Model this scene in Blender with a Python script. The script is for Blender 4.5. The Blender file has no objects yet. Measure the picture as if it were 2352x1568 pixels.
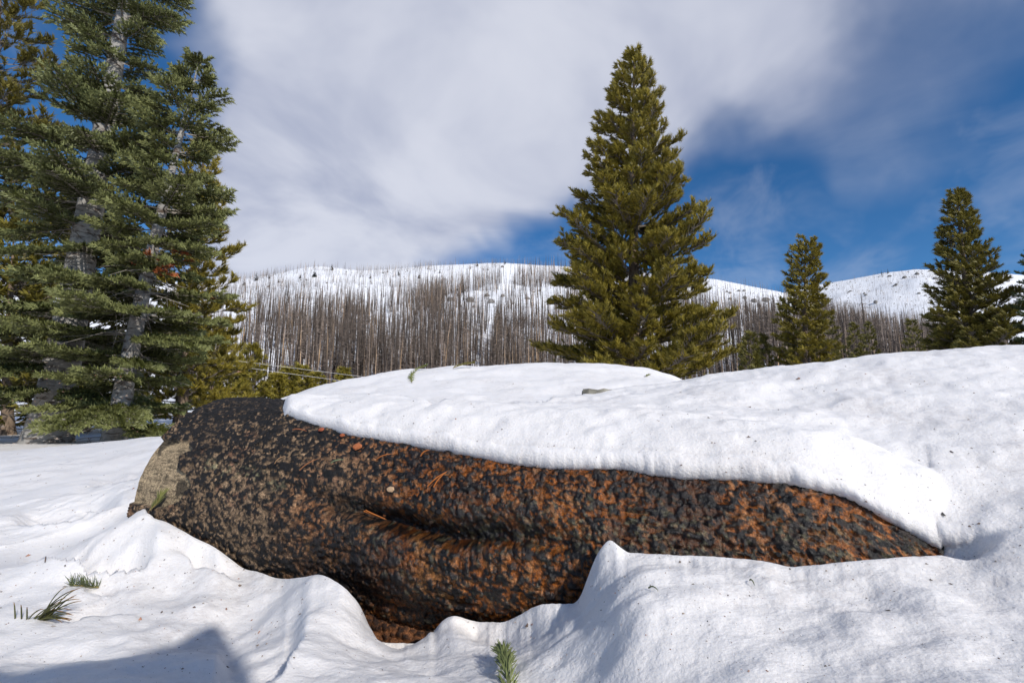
import bpy, math, random
import numpy as np
from mathutils import Vector, Matrix
from mathutils.bvhtree import BVHTree

random.seed(7)
RNG = np.random.default_rng(11)
R = math.radians
scene = bpy.context.scene
COL = scene.collection

# ------------------------------------------------------------------ camera
W0, H0 = 2352.0, 1568.0
LENS, PITCH = 17.0, R(9.0)
F = W0 * LENS / 36.0
CP, SP = math.cos(PITCH), math.sin(PITCH)
cam_d = bpy.data.cameras.new('camera')
cam_d.lens = LENS
cam_d.sensor_width = 36
cam_d.clip_start = 0.02
cam_d.clip_end = 6000
cam = bpy.data.objects.new('camera', cam_d)
COL.objects.link(cam)
cam.rotation_euler = (R(90) + PITCH, 0, 0)
scene.camera = cam

# ------------------------------------------------------------------ sun and sky
SUN_AZ, SUN_EL = R(145), R(32)          # azimuth from +Y (view) towards +X
sun_dir = Vector((math.sin(SUN_AZ) * math.cos(SUN_EL), math.cos(SUN_AZ) * math.cos(SUN_EL), math.sin(SUN_EL)))
sd = bpy.data.lights.new('sun', 'SUN')
sd.energy = 4.2
sd.angle = R(0.53)
sd.color = (1.0, 0.955, 0.90)
sun = bpy.data.objects.new('sun', sd)
COL.objects.link(sun)
sun.rotation_euler = (-sun_dir).to_track_quat('-Z', 'Y').to_euler()

scene.view_settings.view_transform = 'Standard'
scene.view_settings.look = 'None'
scene.view_settings.exposure = 0.0
scene.view_settings.gamma = 1.0
scene.render.engine = 'CYCLES'
scene.cycles.use_denoising = True
scene.cycles.max_bounces = 6
scene.cycles.diffuse_bounces = 4
scene.cycles.transparent_max_bounces = 4


def ray(px, py):
    """direction for a picture point (2352x1568 space), scaled so its forward (Y) part is 1"""
    x = (px - W0 / 2) / F
    v = (H0 / 2 - py) / F
    up = v * CP + SP
    fw = CP - v * SP
    return np.array([x / fw, 1.0, up / fw])


def proj(P):
    P = np.asarray(P, float)
    x, y, z = P[..., 0], P[..., 1], P[..., 2]
    d = y * CP + z * SP
    v = -y * SP + z * CP
    d = np.where(d < 1e-3, 1e-3, d)
    return W0 / 2 + F * x / d, H0 / 2 - F * v / d


class NT:
    def __init__(s, tree):
        s.t = tree
        s.t.nodes.clear()

    def n(s, typ, **kw):
        nd = s.t.nodes.new(typ)
        for k, v in kw.items():
            if k.startswith('i_'):
                nd.inputs[k[2:].replace('_', ' ')].default_value = v
            else:
                setattr(nd, k, v)
        return nd

    def l(s, a, b):
        s.t.links.new(a, b)

    def val(s, sock, v):
        if hasattr(v, 'is_output') or isinstance(v, bpy.types.NodeSocket):
            s.l(v, sock)
        else:
            sock.default_value = v

    def math(s, op, a, b=0.0, c=None, clamp=False):
        nd = s.n('ShaderNodeMath', operation=op, use_clamp=clamp)
        s.val(nd.inputs[0], a)
        s.val(nd.inputs[1], b)
        if c is not None:
            s.val(nd.inputs[2], c)
        return nd.outputs[0]

    def ss(s, v, a, b, lo=0.0, hi=1.0):
        nd = s.n('ShaderNodeMapRange', interpolation_type='SMOOTHSTEP')
        s.val(nd.inputs['Value'], v)
        nd.inputs['From Min'].default_value = a
        nd.inputs['From Max'].default_value = b
        nd.inputs['To Min'].default_value = lo
        nd.inputs['To Max'].default_value = hi
        return nd.outputs['Result']

    def mix(s, f, a, b, typ='MIX'):
        nd = s.n('ShaderNodeMix', data_type='RGBA', blend_type=typ)
        s.val(nd.inputs[0], f)
        s.val(nd.inputs[6], a)
        s.val(nd.inputs[7], b)
        return nd.outputs[2]

    def noise(s, vec, scale, detail=4.0, rough=0.55, dist=0.0):
        nd = s.n('ShaderNodeTexNoise')
        if vec is not None:
            s.l(vec, nd.inputs['Vector'])
        nd.inputs['Scale'].default_value = scale
        nd.inputs['Detail'].default_value = detail
        nd.inputs['Roughness'].default_value = rough
        nd.inputs['Distortion'].default_value = dist
        return nd.outputs['Fac'], nd.outputs['Color']


world = bpy.data.worlds.new('World')
scene.world = world
world.use_nodes = True
t = NT(world.node_tree)
out = t.n('ShaderNodeOutputWorld')
sky = t.n('ShaderNodeTexSky', sky_type='NISHITA')
sky.sun_disc = False
sky.sun_elevation = SUN_EL
sky.sun_rotation = SUN_AZ
sky.altitude = 2600
sky.air_density = 1.0
sky.dust_density = 0.0
sky.ozone_density = 3.0
hsv = t.n('ShaderNodeHueSaturation')
hsv.inputs['Saturation'].default_value = 1.25
t.l(sky.outputs[0], hsv.inputs['Color'])
bg_sky = t.n('ShaderNodeBackground')
bg_sky.inputs['Strength'].default_value = 0.12
t.l(hsv.outputs[0], bg_sky.inputs['Color'])

tc = t.n('ShaderNodeTexCoord')
gen = tc.outputs['Generated']
sep = t.n('ShaderNodeSeparateXYZ')
t.l(gen, sep.inputs[0])
# cloud sheet: direction projected on a high flat layer
zz = t.math('MAXIMUM', t.math('ADD', sep.outputs['Z'], 0.12), 0.03)
cx = t.math('DIVIDE', sep.outputs['X'], zz)
cy = t.math('DIVIDE', sep.outputs['Y'], zz)
comb = t.n('ShaderNodeCombineXYZ')
t.l(cx, comb.inputs[0]); t.l(cy, comb.inputs[1])
cvec = comb.outputs[0]
n_big, _ = t.noise(cvec, 0.55, 2.0, 0.5, 0.6)
n_mid, _ = t.noise(cvec, 1.3, 5.0, 0.52, 0.5)
n_dir, c_dir = t.noise(gen, 2.6, 4.0, 0.55, 0.4)
n_fine, _ = t.noise(gen, 8.0, 4.0, 0.6, 0.6)
warp = t.n('ShaderNodeVectorMath', operation='SUBTRACT')
t.l(c_dir, warp.inputs[0]); warp.inputs[1].default_value = (0.5, 0.5, 0.5)
warps = t.n('ShaderNodeVectorMath', operation='SCALE')
t.l(warp.outputs[0], warps.inputs[0]); warps.inputs['Scale'].default_value = 0.30
wdir = t.n('ShaderNodeVectorMath', operation='ADD')
t.l(gen, wdir.inputs[0]); t.l(warps.outputs[0], wdir.inputs[1])
wn = t.n('ShaderNodeVectorMath', operation='NORMALIZE')
t.l(wdir.outputs[0], wn.inputs[0])


def blob(px, py, r_in, r_out):
    d = ray(px, py); d = d / np.linalg.norm(d)
    dt = t.n('ShaderNodeVectorMath', operation='DOT_PRODUCT')
    t.l(wn.outputs[0], dt.inputs[0]); dt.inputs[1].default_value = tuple(d)
    return t.ss(dt.outputs['Value'], math.cos(R(r_out)), math.cos(R(r_in)))


cov = t.math('MULTIPLY', t.ss(n_big, 0.42, 0.68), 0.45)
for (px, py, ri, ro, a) in [(820, 330, 10, 26, 1.0), (1000, 60, 12, 26, 0.9), (1300, 40, 8, 24, 0.75), (640, 560, 4, 17, 0.8),
                            (1750, 60, 8, 24, 0.60), (1500, 180, 4, 18, 0.45), (2150, 20, 4, 24, 0.40), (1900, 120, 3, 26, .08), (2330, 60, 3, 20, .10), (1150, 330, 6, 16, 0.5),
                            (1730, 610, 1, 7, 0.22), (2320, 410, 1, 5, 0.22), (1980, 560, 1, 9, 0.14), (2150, 640, 1, 8, 0.2)]:
    cov = t.math('ADD', cov, t.math('MULTIPLY', blob(px, py, ri, ro), a))
for (px, py, ri, ro, a) in [(1980, 420, 10, 24, 0.95), (1240, 585, 4, 11, 0.9), (1090, 585, 2, 9, .55), (90, 50, 8, 19, 0.95), (120, 560, 8, 18, 0.7), (1600, 420, 3, 12, 0.5)]:
    cov = t.math('SUBTRACT', cov, t.math('MULTIPLY', blob(px, py, ri, ro), a))
cov = t.math('ADD', cov, t.math('MULTIPLY', t.math('SUBTRACT', n_mid, 0.5), 0.42))
cov = t.math('ADD', cov, t.math('MULTIPLY', t.math('SUBTRACT', n_fine, 0.5), 0.16))
mask = t.math('MULTIPLY', t.ss(cov, -0.22, 1.15), 0.93)
wisp = t.math('MULTIPLY', t.ss(t.math('ADD', t.math('MULTIPLY', n_mid, .6), t.math('MULTIPLY', n_fine, .4)), .46, .66), 0.20)
mask = t.math('MAXIMUM', mask, wisp)
dens = t.ss(n_mid, 0.32, 0.62)
ccol = t.mix(dens, (0.46, 0.50, 0.645, 1), (0.75, 0.775, 0.875, 1))
bg_c = t.n('ShaderNodeBackground')
t.l(ccol, bg_c.inputs['Color'])
bg_c.inputs['Strength'].default_value = 0.95
mx = t.n('ShaderNodeMixShader')
t.l(mask, mx.inputs[0]); t.l(bg_sky.outputs[0], mx.inputs[1]); t.l(bg_c.outputs[0], mx.inputs[2])
t.l(mx.outputs[0], out.inputs['Surface'])


# ------------------------------------------------------------------ numpy helpers
def sstep(a, b, x):
    q = np.clip((x - a) / (b - a), 0, 1)
    return q * q * (3 - 2 * q)


def _hash(i, j, k, seed):
    h = (i * 374761393 + j * 668265263 + k * 2147483647 + seed * 1274126177) & 0xFFFFFFFF
    h = ((h ^ (h >> 13)) * 1274126177) & 0xFFFFFFFF
    h = ((h ^ (h >> 16)) * 2246822519) & 0xFFFFFFFF
    return ((h ^ (h >> 15)) & 0xFFFFFF) / float(0xFFFFFF)


def vnoise2(x, y, seed=0):
    xi = np.floor(x).astype(np.int64); yi = np.floor(y).astype(np.int64)
    fx = x - xi; fy = y - yi
    fx = fx * fx * fx * (fx * (fx * 6 - 15) + 10); fy = fy * fy * fy * (fy * (fy * 6 - 15) + 10)
    k = np.zeros_like(xi)
    a = _hash(xi, yi, k, seed); b = _hash(xi + 1, yi, k, seed); c = _hash(xi, yi + 1, k, seed); d = _hash(xi + 1, yi + 1, k, seed)
    return (a + (b - a) * fx) * (1 - fy) + (c + (d - c) * fx) * fy


def fbm2(x, y, octs=4, seed=0, gain=0.5):
    s = 0; amp = 1; tot = 0
    for o in range(octs):
        ca, sa = math.cos(o * 1.3 + 0.5), math.sin(o * 1.3 + 0.5)
        s = s + amp * (vnoise2((x * ca - y * sa) * 2 ** o + o * 17.3, (x * sa + y * ca) * 2 ** o - o * 9.1, seed + o) - 0.5)
        tot += amp; amp *= gain
    return s / tot * 2          # about -1..1


def voronoi2(x, y, seed=0):
    """F1, F2 and the id hash of the nearest cell of a jittered grid"""
    xi = np.floor(x).astype(np.int64); yi = np.floor(y).astype(np.int64)
    f1 = np.full(x.shape, 9.0); f2 = np.full(x.shape, 9.0); cid = np.zeros(x.shape)
    for dx in (-1, 0, 1):
        for dy in (-1, 0, 1):
            i = xi + dx; j = yi + dy; k = np.zeros_like(i)
            cx_ = i + 0.1 + 0.8 * _hash(i, j, k, seed); cy_ = j + 0.1 + 0.8 * _hash(i, j, k, seed + 5)
            d = np.hypot(x - cx_, y - cy_)
            h = _hash(i, j, k, seed + 9)
            new = d < f1
            f2 = np.where(new, f1, np.minimum(f2, d))
            cid = np.where(new, h, cid)
            f1 = np.where(new, d, f1)
    return f1, f2, cid


def mesh_np(name, V, Fc, col=None, smooth=False):
    """mesh from arrays; Fc is (m,3) or (m,4); col is (n,3) linear colours per vertex"""
    V = np.ascontiguousarray(V, np.float32); Fc = np.ascontiguousarray(Fc, np.int32)
    me = bpy.data.meshes.new(name)
    k = Fc.shape[1]
    me.vertices.add(len(V)); me.vertices.foreach_set('co', V.ravel())
    me.loops.add(Fc.size); me.loops.foreach_set('vertex_index', Fc.ravel())
    me.polygons.add(len(Fc))
    me.polygons.foreach_set('loop_start', np.arange(0, Fc.size, k, dtype=np.int32))
    me.polygons.foreach_set('use_smooth', np.full(len(Fc), smooth, dtype=bool))
    me.update(calc_edges=True)
    if col is not None:
        a = me.color_attributes.new('Col', 'FLOAT_COLOR', 'POINT')
        c4 = np.ones((len(V), 4), np.float32); c4[:, :np.shape(col)[1]] = col
        a.data.foreach_set('color', c4.ravel())
    return me


def link(name, me, mat=None, parent=None):
    o = bpy.data.objects.new(name, me)
    COL.objects.link(o)
    if mat is not None and me is not None and not me.materials:
        me.materials.append(mat)
    if parent is not None:
        o.parent = parent
    return o


def thing(name, loc, label, cat, group=None, rotz=0.0, scale=1.0):
    o = bpy.data.objects.new(name, None)
    COL.objects.link(o)
    o.empty_display_size = 0.2
    o.location = loc; o.rotation_euler = (0, 0, rotz); o.scale = (scale,) * 3
    return tag(o, label, cat, group)


def tag(o, label, cat, group=None):
    o['label'] = label; o['category'] = cat
    if group:
        o['group'] = group
    return o


def grid_faces(nr, nc, wrap=False):
    i = np.arange(nr - 1)[:, None]; j = np.arange(nc if wrap else nc - 1)[None, :]
    j2 = (j + 1) % nc
    a = i * nc + j; b = i * nc + j2; c = (i + 1) * nc + j2; d = (i + 1) * nc + j
    return np.stack([a, b, c, d], -1).reshape(-1, 4)


def frames(D, up=(0, 0, 1)):
    """rotation matrices whose X axis is D and whose Z axis leans to up"""
    D = D / np.linalg.norm(D, axis=1, keepdims=True)
    U = np.broadcast_to(np.asarray(up, float), D.shape)
    Yv = np.cross(U, D); nrm = np.linalg.norm(Yv, axis=1, keepdims=True)
    Yv = np.where(nrm < 1e-4, np.array([[0, 1.0, 0]]), Yv / np.maximum(nrm, 1e-6))
    Zv = np.cross(D, Yv)
    return np.stack([D, Yv, Zv], axis=2)


def stamp(tv, tf, M, P, S, C=None, tshade=None):
    """copies of a template: rotation M (K,3,3), place P (K,3), size S (K,), colour C (K,3), shade per template vertex"""
    K, n = len(P), len(tv)
    V = np.einsum('kij,nj->kni', M, tv) * np.asarray(S)[:, None, None] + P[:, None, :]
    Fc = (tf[None] + (np.arange(K) * n)[:, None, None]).reshape(-1, tf.shape[1])
    col = None
    if C is not None:
        sh = np.ones((n, 3)) if tshade is None else tshade
        col = (C[:, None, :] * sh[None]).reshape(-1, 3)
    return V.reshape(-1, 3), Fc, col


def prisms(P0, P1, R0, R1, sides=3):
    """thin tapered sticks between point pairs"""
    P0 = np.asarray(P0, float); P1 = np.asarray(P1, float); R0 = np.asarray(R0, float); R1 = np.asarray(R1, float)
    D = P1 - P0
    M = frames(np.where(np.linalg.norm(D, axis=1, keepdims=True) < 1e-6, np.array([[0, 0, 1.0]]), D))
    a = np.arange(sides) * 2 * math.pi / sides
    ring = np.stack([np.zeros(sides), np.cos(a), np.sin(a)], 1)
    off = np.einsum('kij,nj->kni', M, ring)
    V = np.concatenate([P0[:, None] + off * R0[:, None, None], P1[:, None] + off * R1[:, None, None]], 1)
    j = np.arange(sides); j2 = (j + 1) % sides
    q = np.stack([j, j2, j2 + sides, j + sides], 1)
    Fc = (q[None] + (np.arange(len(P0)) * 2 * sides)[:, None, None]).reshape(-1, 4)
    return V.reshape(-1, 3), Fc


def tube(pts, rad, sides=12, noise=0.0, seed=0):
    pts = np.asarray(pts, float); n = len(pts)
    T = np.gradient(pts, axis=0)
    M = frames(T, (0.31, 0.95, 0.05) if abs(T[0, 2]) > 0.5 * np.linalg.norm(T[0]) else (0, 0, 1))
    a = np.arange(sides) * 2 * math.pi / sides
    rr = np.asarray(rad, float)[:, None] * np.ones((1, sides))
    if noise:
        aa, ii = np.meshgrid(a, np.arange(n))
        rr = rr * (1 + noise * fbm2(np.cos(aa) * 1.5 + ii * 0.7, np.sin(aa) * 1.5 + 5, 3, seed))
    V = pts[:, None] + rr[..., None] * (np.cos(a)[None, :, None] * M[:, None, :, 1] + np.sin(a)[None, :, None] * M[:, None, :, 2])
    return V.reshape(-1, 3), grid_faces(n, sides, True)


def tri(q):
    """quads to triangles"""
    return np.concatenate([q[:, [0, 1, 2]], q[:, [0, 2, 3]]])


def rbf_fit(P, z, c=0.12):
    d = np.sqrt(((P[:, None] - P[None]) ** 2).sum(-1) + c * c)
    n = len(P)
    A = np.zeros((n + 3, n + 3)); A[:n, :n] = d + np.eye(n) * -0.003
    A[:n, n] = 1; A[:n, n + 1:] = P; A[n, :n] = 1; A[n + 1:, :n] = P.T
    w = np.linalg.solve(A, np.concatenate([z, np.zeros(3)]))

    def f(X, Y):
        sh = X.shape; X = X.ravel(); Y = Y.ravel(); o = np.empty(X.size)
        for s in range(0, X.size, 60000):
            e = slice(s, s + 60000)
            dd = np.sqrt((X[e, None] - P[None, :, 0]) ** 2 + (Y[e, None] - P[None, :, 1]) ** 2 + c * c)
            o[e] = dd @ w[:n] + w[n] + X[e] * w[n + 1] + Y[e] * w[n + 2]
        return o.reshape(sh)
    return f


# ------------------------------------------------------------------ materials
def new_mat(name):
    m = bpy.data.materials.new(name); m.use_nodes = True
    return m, NT(m.node_tree)


def principled(tt, **kw):
    o = tt.n('ShaderNodeOutputMaterial'); p = tt.n('ShaderNodeBsdfPrincipled')
    tt.l(p.outputs[0], o.inputs['Surface'])
    for k, v in kw.items():
        tt.val(p.inputs[k.replace('_', ' ')], v)
    return p, o


def snow_mat(name, grain=1.0, dirt=1.0, base=(0.83, 0.835, 0.85, 1)):
    m, tt = new_mat(name)
    p, o = principled(tt, Roughness=0.6)
    p.inputs['Specular IOR Level'].default_value = 0.2
    p.inputs['Base Color'].default_value = base
    if not grain:
        return m
    p.inputs['Subsurface Weight'].default_value = 0.75
    p.inputs['Subsurface Radius'].default_value = (1.0, 1.05, 1.15)
    p.inputs['Subsurface Scale'].default_value = 0.016
    co = tt.n('ShaderNodeNewGeometry').outputs['Position']
    a, _ = tt.noise(co, 3.2, 3.0, 0.6)
    b, _ = tt.noise(co, 42.0, 4.0, 0.7)
    c, _ = tt.noise(co, 170.0, 2.0, 0.6)
    d1 = tt.math('MULTIPLY', tt.ss(a, 0.46, 0.70), tt.ss(b, 0.35, 0.7))
    d2 = tt.ss(c, 0.60, 0.76)
    f = tt.math('ADD', tt.math('MULTIPLY', d1, 0.40 * dirt), tt.math('MULTIPLY', d2, 0.20 * dirt), clamp=True)
    tt.l(tt.mix(f, base, (0.42, 0.375, 0.355, 1)), p.inputs['Base Color'])
    hh = tt.math('ADD', tt.math('MULTIPLY', b, 0.9), c)
    bp = tt.n('ShaderNodeBump'); bp.inputs['Strength'].default_value = 0.55 * grain; bp.inputs['Distance'].default_value = 0.005
    tt.l(hh, bp.inputs['Height']); tt.l(bp.outputs[0], p.inputs['Normal'])
    return m


def col_mat(name, rough=0.7, noise_scale=0.0, noise_amt=0.3, transl=0.0, spec=0.3, bump=0.0, bump_scale=60.0):
    m, tt = new_mat(name)
    at = tt.n('ShaderNodeAttribute', attribute_name='Col')
    c = at.outputs['Color']
    co = tt.n('ShaderNodeTexCoord').outputs['Object']
    if noise_scale:
        f, _ = tt.noise(co, noise_scale, 4.0, 0.6)
        k = tt.ss(f, 0.25, 0.75, 1 - noise_amt, 1 + noise_amt)
        vm = tt.n('ShaderNodeVectorMath', operation='SCALE'); tt.l(c, vm.inputs[0]); tt.l(k, vm.inputs['Scale'])
        c = vm.outputs[0]
    p, o = principled(tt, Roughness=rough)
    p.inputs['Specular IOR Level'].default_value = spec
    tt.l(c, p.inputs['Base Color'])
    if bump:
        g, _ = tt.noise(co, bump_scale, 5.0, 0.65)
        bp = tt.n('ShaderNodeBump'); bp.inputs['Strength'].default_value = bump; bp.inputs['Distance'].default_value = 0.01
        tt.l(g, bp.inputs['Height']); tt.l(bp.outputs[0], p.inputs['Normal'])
    if transl:
        tr = tt.n('ShaderNodeBsdfTranslucent'); tt.l(c, tr.inputs['Color'])
        ms = tt.n('ShaderNodeMixShader'); ms.inputs[0].default_value = transl
        tt.l(p.outputs[0], ms.inputs[1]); tt.l(tr.outputs[0], ms.inputs[2]); tt.l(ms.outputs[0], o.inputs['Surface'])
    return m


def bark_mat(name, light, dark, sx=6.0, sz=1.0, bump=0.6):
    m, tt = new_mat(name)
    co = tt.n('ShaderNodeTexCoord').outputs['Object']
    mp = tt.n('ShaderNodeMapping'); tt.l(co, mp.inputs[0]); mp.inputs['Scale'].default_value = (sx, sx, sz)
    a, _ = tt.noise(mp.outputs[0], 1.0, 6.0, 0.65, 0.4)
    b, _ = tt.noise(co, 3.0, 3.0, 0.6)
    f = tt.math('ADD', tt.ss(a, 0.47, 0.66), tt.math('MULTIPLY', tt.ss(b, 0.5, 0.75), 0.4), clamp=True)
    p, o = principled(tt, Roughness=0.85)
    p.inputs['Specular IOR Level'].default_value = 0.15
    tt.l(tt.mix(f, light, dark), p.inputs['Base Color'])
    bp = tt.n('ShaderNodeBump'); bp.inputs['Strength'].default_value = bump; bp.inputs['Distance'].default_value = 0.02
    tt.l(a, bp.inputs['Height']); tt.l(bp.outputs[0], p.inputs['Normal'])
    return m


M_SNOW = snow_mat('snow', 1.0, 1.0, (0.775, 0.752, 0.733, 1))
M_SNOWFAR = snow_mat('snow_far', 0.0, 0.0)
M_NEEDLE = col_mat('needles', 0.55, 0.0, 0.0, 0.10, 0.35)
M_WOOD = col_mat('dry_wood', 0.85, 8.0, 0.35)
M_SNAG = col_mat('burnt_wood', 0.9, 1.2, 0.35, spec=0.1)
M_ROCK = col_mat('granite', 0.9, 1.5, 0.3, spec=0.2)
M_CHAR = col_mat('charred_bark', 0.6, 110.0, 0.45, spec=0.35, bump=0.5, bump_scale=150.0)
_tt = M_CHAR.node_tree
_at = [n for n in _tt.nodes if n.type == 'ATTRIBUTE'][0]; _pb = [n for n in _tt.nodes if n.type == 'BSDF_PRINCIPLED'][0]
_mr = _tt.nodes.new('ShaderNodeMapRange'); _tt.links.new(_at.outputs['Alpha'], _mr.inputs['Value'])
_mr.inputs['To Min'].default_value = .30; _mr.inputs['To Max'].default_value = .78      # alpha 0 = wet bark, 1 = dry
_tt.links.new(_mr.outputs[0], _pb.inputs['Roughness'])
_vs = [n for n in _tt.nodes if n.type == 'VECT_MATH'][0]
_tc = [n for n in _tt.nodes if n.type == 'TEX_COORD'][0]
_fn = _tt.nodes.new('ShaderNodeTexNoise'); _fn.inputs['Scale'].default_value = 330; _fn.inputs['Detail'].default_value = 3; _fn.inputs['Roughness'].default_value = .65
_tt.links.new(_tc.outputs['Object'], _fn.inputs['Vector'])
_fm = _tt.nodes.new('ShaderNodeMapRange'); _fm.inputs['From Min'].default_value = .3; _fm.inputs['From Max'].default_value = .7; _fm.inputs['To Min'].default_value = .15; _fm.inputs['To Max'].default_value = 1.55
_tt.links.new(_fn.outputs['Fac'], _fm.inputs['Value'])
_v2 = _tt.nodes.new('ShaderNodeVectorMath'); _v2.operation = 'SCALE'
_tt.links.new(_vs.outputs[0], _v2.inputs[0]); _tt.links.new(_fm.outputs[0], _v2.inputs['Scale']); _tt.links.new(_v2.outputs[0], _pb.inputs['Base Color'])
M_FIRBARK = bark_mat('fir_bark', (0.30, 0.285, 0.26, 1), (0.075, 0.055, 0.042, 1), 5.0, 16.0)
M_PINEBARK = bark_mat('pine_bark', (0.20, 0.145, 0.10, 1), (0.05, 0.035, 0.025, 1), 14.0, 4.0)
M_CABLE = col_mat('cable', 0.35, spec=0.6)

# ------------------------------------------------------------------ the log as a curve in space
_a = ray(520, 1125) * 2.0
_b = ray(2100, 1345) * 1.06
LA, LB = np.array(_a), np.array(_b)
LDIR = (LB - LA); LLEN = float(np.linalg.norm(LDIR)); LDIR = LDIR / LLEN
LUP = np.array([0, 0, 1.0]); LUP = LUP - LDIR * LUP.dot(LDIR); LUP /= np.linalg.norm(LUP)
LCAM = np.cross(LUP, LDIR)
if LCAM[1] > 0:
    LCAM = -LCAM


def log_r(u):
    q = np.clip(u / LLEN, 0, 1.3)
    return 0.360 - 0.085 * q - 0.11 * np.clip((q - .9) / .15, 0, 1) ** 2


def log_hit(px, py, extra=0.0):
    """first point of a picture ray on the log: returns point, u, theta and whether it hit"""
    d = ray(px, py)
    s = np.linspace(0.5, 3.2, 2701)
    P = s[:, None] * d[None]
    u = (P - LA) @ LDIR
    q = P - LA - u[:, None] * LDIR
    sdist = np.linalg.norm(q, axis=1) - log_r(u) - extra
    sdist = np.where(u < 0.035, 9, sdist)
    idx = np.nonzero(sdist < 0)[0]
    hit = len(idx) > 0
    k = idx[0] if hit else int(np.argmin(np.abs(sdist)))
    p = P[k]
    qq = q[k]
    return p, float(u[k]), math.atan2(qq @ LCAM, qq @ LUP), hit


# ------------------------------------------------------------------ snow ground near the camera
def at_f(px, py, f):
    return ray(px, py) * f


def at_z(px, py, z):
    d = ray(px, py)
    return d * (z / d[2])


def az_of(p):
    return math.atan2(p[0], p[1])


lip_px = [(330, 1182), (368, 1196), (440, 1236), (500, 1265), (560, 1312), (600, 1318), (640, 1335), (690, 1330), (740, 1322), (790, 1350), (830, 1395),
          (848, 1440), (858, 1474), (900, 1479), (985, 1479), (1000, 1437), (1040, 1414), (1090, 1430), (1160, 1432), (1240, 1390), (1275, 1389), (1328, 1389),
          (1350, 1330), (1372, 1275), (1400, 1240), (1440, 1275), (1550, 1281), (1650, 1285), (1760, 1296), (1815, 1310), (1960, 1296), (2080, 1286), (2165, 1278)]
lip_gap = {600: .05, 640: .06, 690: .10, 740: .13, 790: .16, 830: .17, 848: .17, 858: .16, 900: .15, 985: .14, 1000: .10, 1040: .07}
lip = []
for (x, y) in lip_px:
    p, u, th, hit = log_hit(x, y)
    f = p[1] - lip_gap.get(x, 0.034) - (0.0 if hit else 0.02)
    lip.append(ray(x, y) * f)
lip = np.array(lip)
back_px = [(600, 946), (640, 954), (700, 976), (800, 1006), (900, 1022), (960, 1032), (1050, 1048), (1150, 1068), (1250, 1082), (1340, 1086), (1430, 1084),
           (1480, 1095), (1560, 1107), (1640, 1108), (1720, 1113), (1800, 1120), (1870, 1132), (1950, 1152), (2000, 1180), (2040, 1205), (2080, 1225), (2130, 1245), (2170, 1274)]
back = []
for (x, y) in back_px:
    p, u, th, hit = log_hit(x, y, 0.0)
    back.append(ray(x, y) * (p[1] - 0.012))
back = np.array(back)

ctrl = [at_z(*q) for q in [(0, 1035, -.34), (200, 1010, -.24), (410, 982, -.11), (150, 1100, -.35), (300, 1080, -.31), (0, 1200, -.40), (200, 1250, -.41), (60, 1110, -.37),
                           (100, 1400, -.425), (0, 1568, -.40), (300, 1350, -.42), (450, 1400, -.445), (480, 1500, -.42), (1000, 1568, -.40),
                           (696, 1428, -.392), (662, 1482, -.385), (590, 1568, -.385), (600, 1470, -.455), (555, 1420, -.46), (640, 1390, -.45), (800, 1450, -.42), (780, 1400, -.395), (850, 1520, -.44), (930, 1510, -.50), (1000, 1500, -.455), (1060, 1450, -.43), (760, 1568, -.38),
                           (300, 1520, -.40), (1200, 1500, -.41), (1400, 1400, -.31), (1400, 1530, -.34), (1290, 1450, -.375), (1700, 1400, -.285), (1800, 1520, -.285), (2000, 1400, -.275), (2200, 1350, -.245), (2352, 1568, -.24),
                           (2100, 1500, -.265)]]
ctrl += [at_f(*q) for q in [
    (2260, 1215, .84), (2352, 1100, .92), (2200, 1000, 1.15), (2352, 900, 1.35), (2200, 1120, .93), (2300, 1280, .78), (2110, 1190, .88), (2352, 1000, 1.1),
    (700, 940, 1.75), (800, 945, 1.62), (960, 968, 1.46), (640, 928, 1.85), (800, 927, 1.76), (960, 947, 1.62), (1100, 935, 1.66), (1250, 915, 1.8), (1400, 893, 2.1), (1560, 866, 2.3),
    (1750, 838, 2.3), (1950, 813, 2.2), (2150, 796, 2.1), (2352, 785, 2.0), (2600, 775, 1.9),
    (1100, 985, 1.42), (1250, 1000, 1.33), (1400, 1000, 1.30), (1600, 1000, 1.25), (1800, 1000, 1.2), (1600, 930, 1.6), (1800, 900, 1.65), (2000, 880, 1.6), (2000, 1050, 1.05), (1400, 940, 1.6),
    (1900, 960, 1.32), (1250, 1045, 1.2), (1500, 1055, 1.12), (1750, 1060, 1.05), (1900, 1090, 1.0), (1100, 1025, 1.27), (960, 1000, 1.37), (2150, 900, 1.45), (2300, 840, 1.7),
    (700, 921, 3.1), (1000, 912, 3.3), (1250, 888, 3.6), (850, 905, 3.5),
    (600, 937, 4.4), (650, 905, 4.6), (740, 878, 4.8), (850, 855, 4.9), (1000, 833, 5.0), (1200, 822, 5.0), (1350, 826, 5.0), (1480, 838, 4.9), (1560, 851, 4.8),
    (1000, 868, 4.1), (1250, 850, 4.3), (1400, 862, 3.9), (1150, 835, 4.7)]]
for i_, c_ in enumerate(ctrl):
    u_ = float((c_ - LA) @ LDIR)
    if -0.05 < u_ < LLEN + .05:
        px_, py_ = proj(c_)
        p_, uu_, th_, hit_ = log_hit(float(px_), float(py_))
        by_ = np.interp(px_, [q[0] for q in back_px], [q[1] for q in back_px])
        if hit_ and py_ < by_ + 2 and c_[1] > p_[1] - .03:
            ctrl[i_] = c_ * ((p_[1] - .03) / c_[1])
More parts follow.
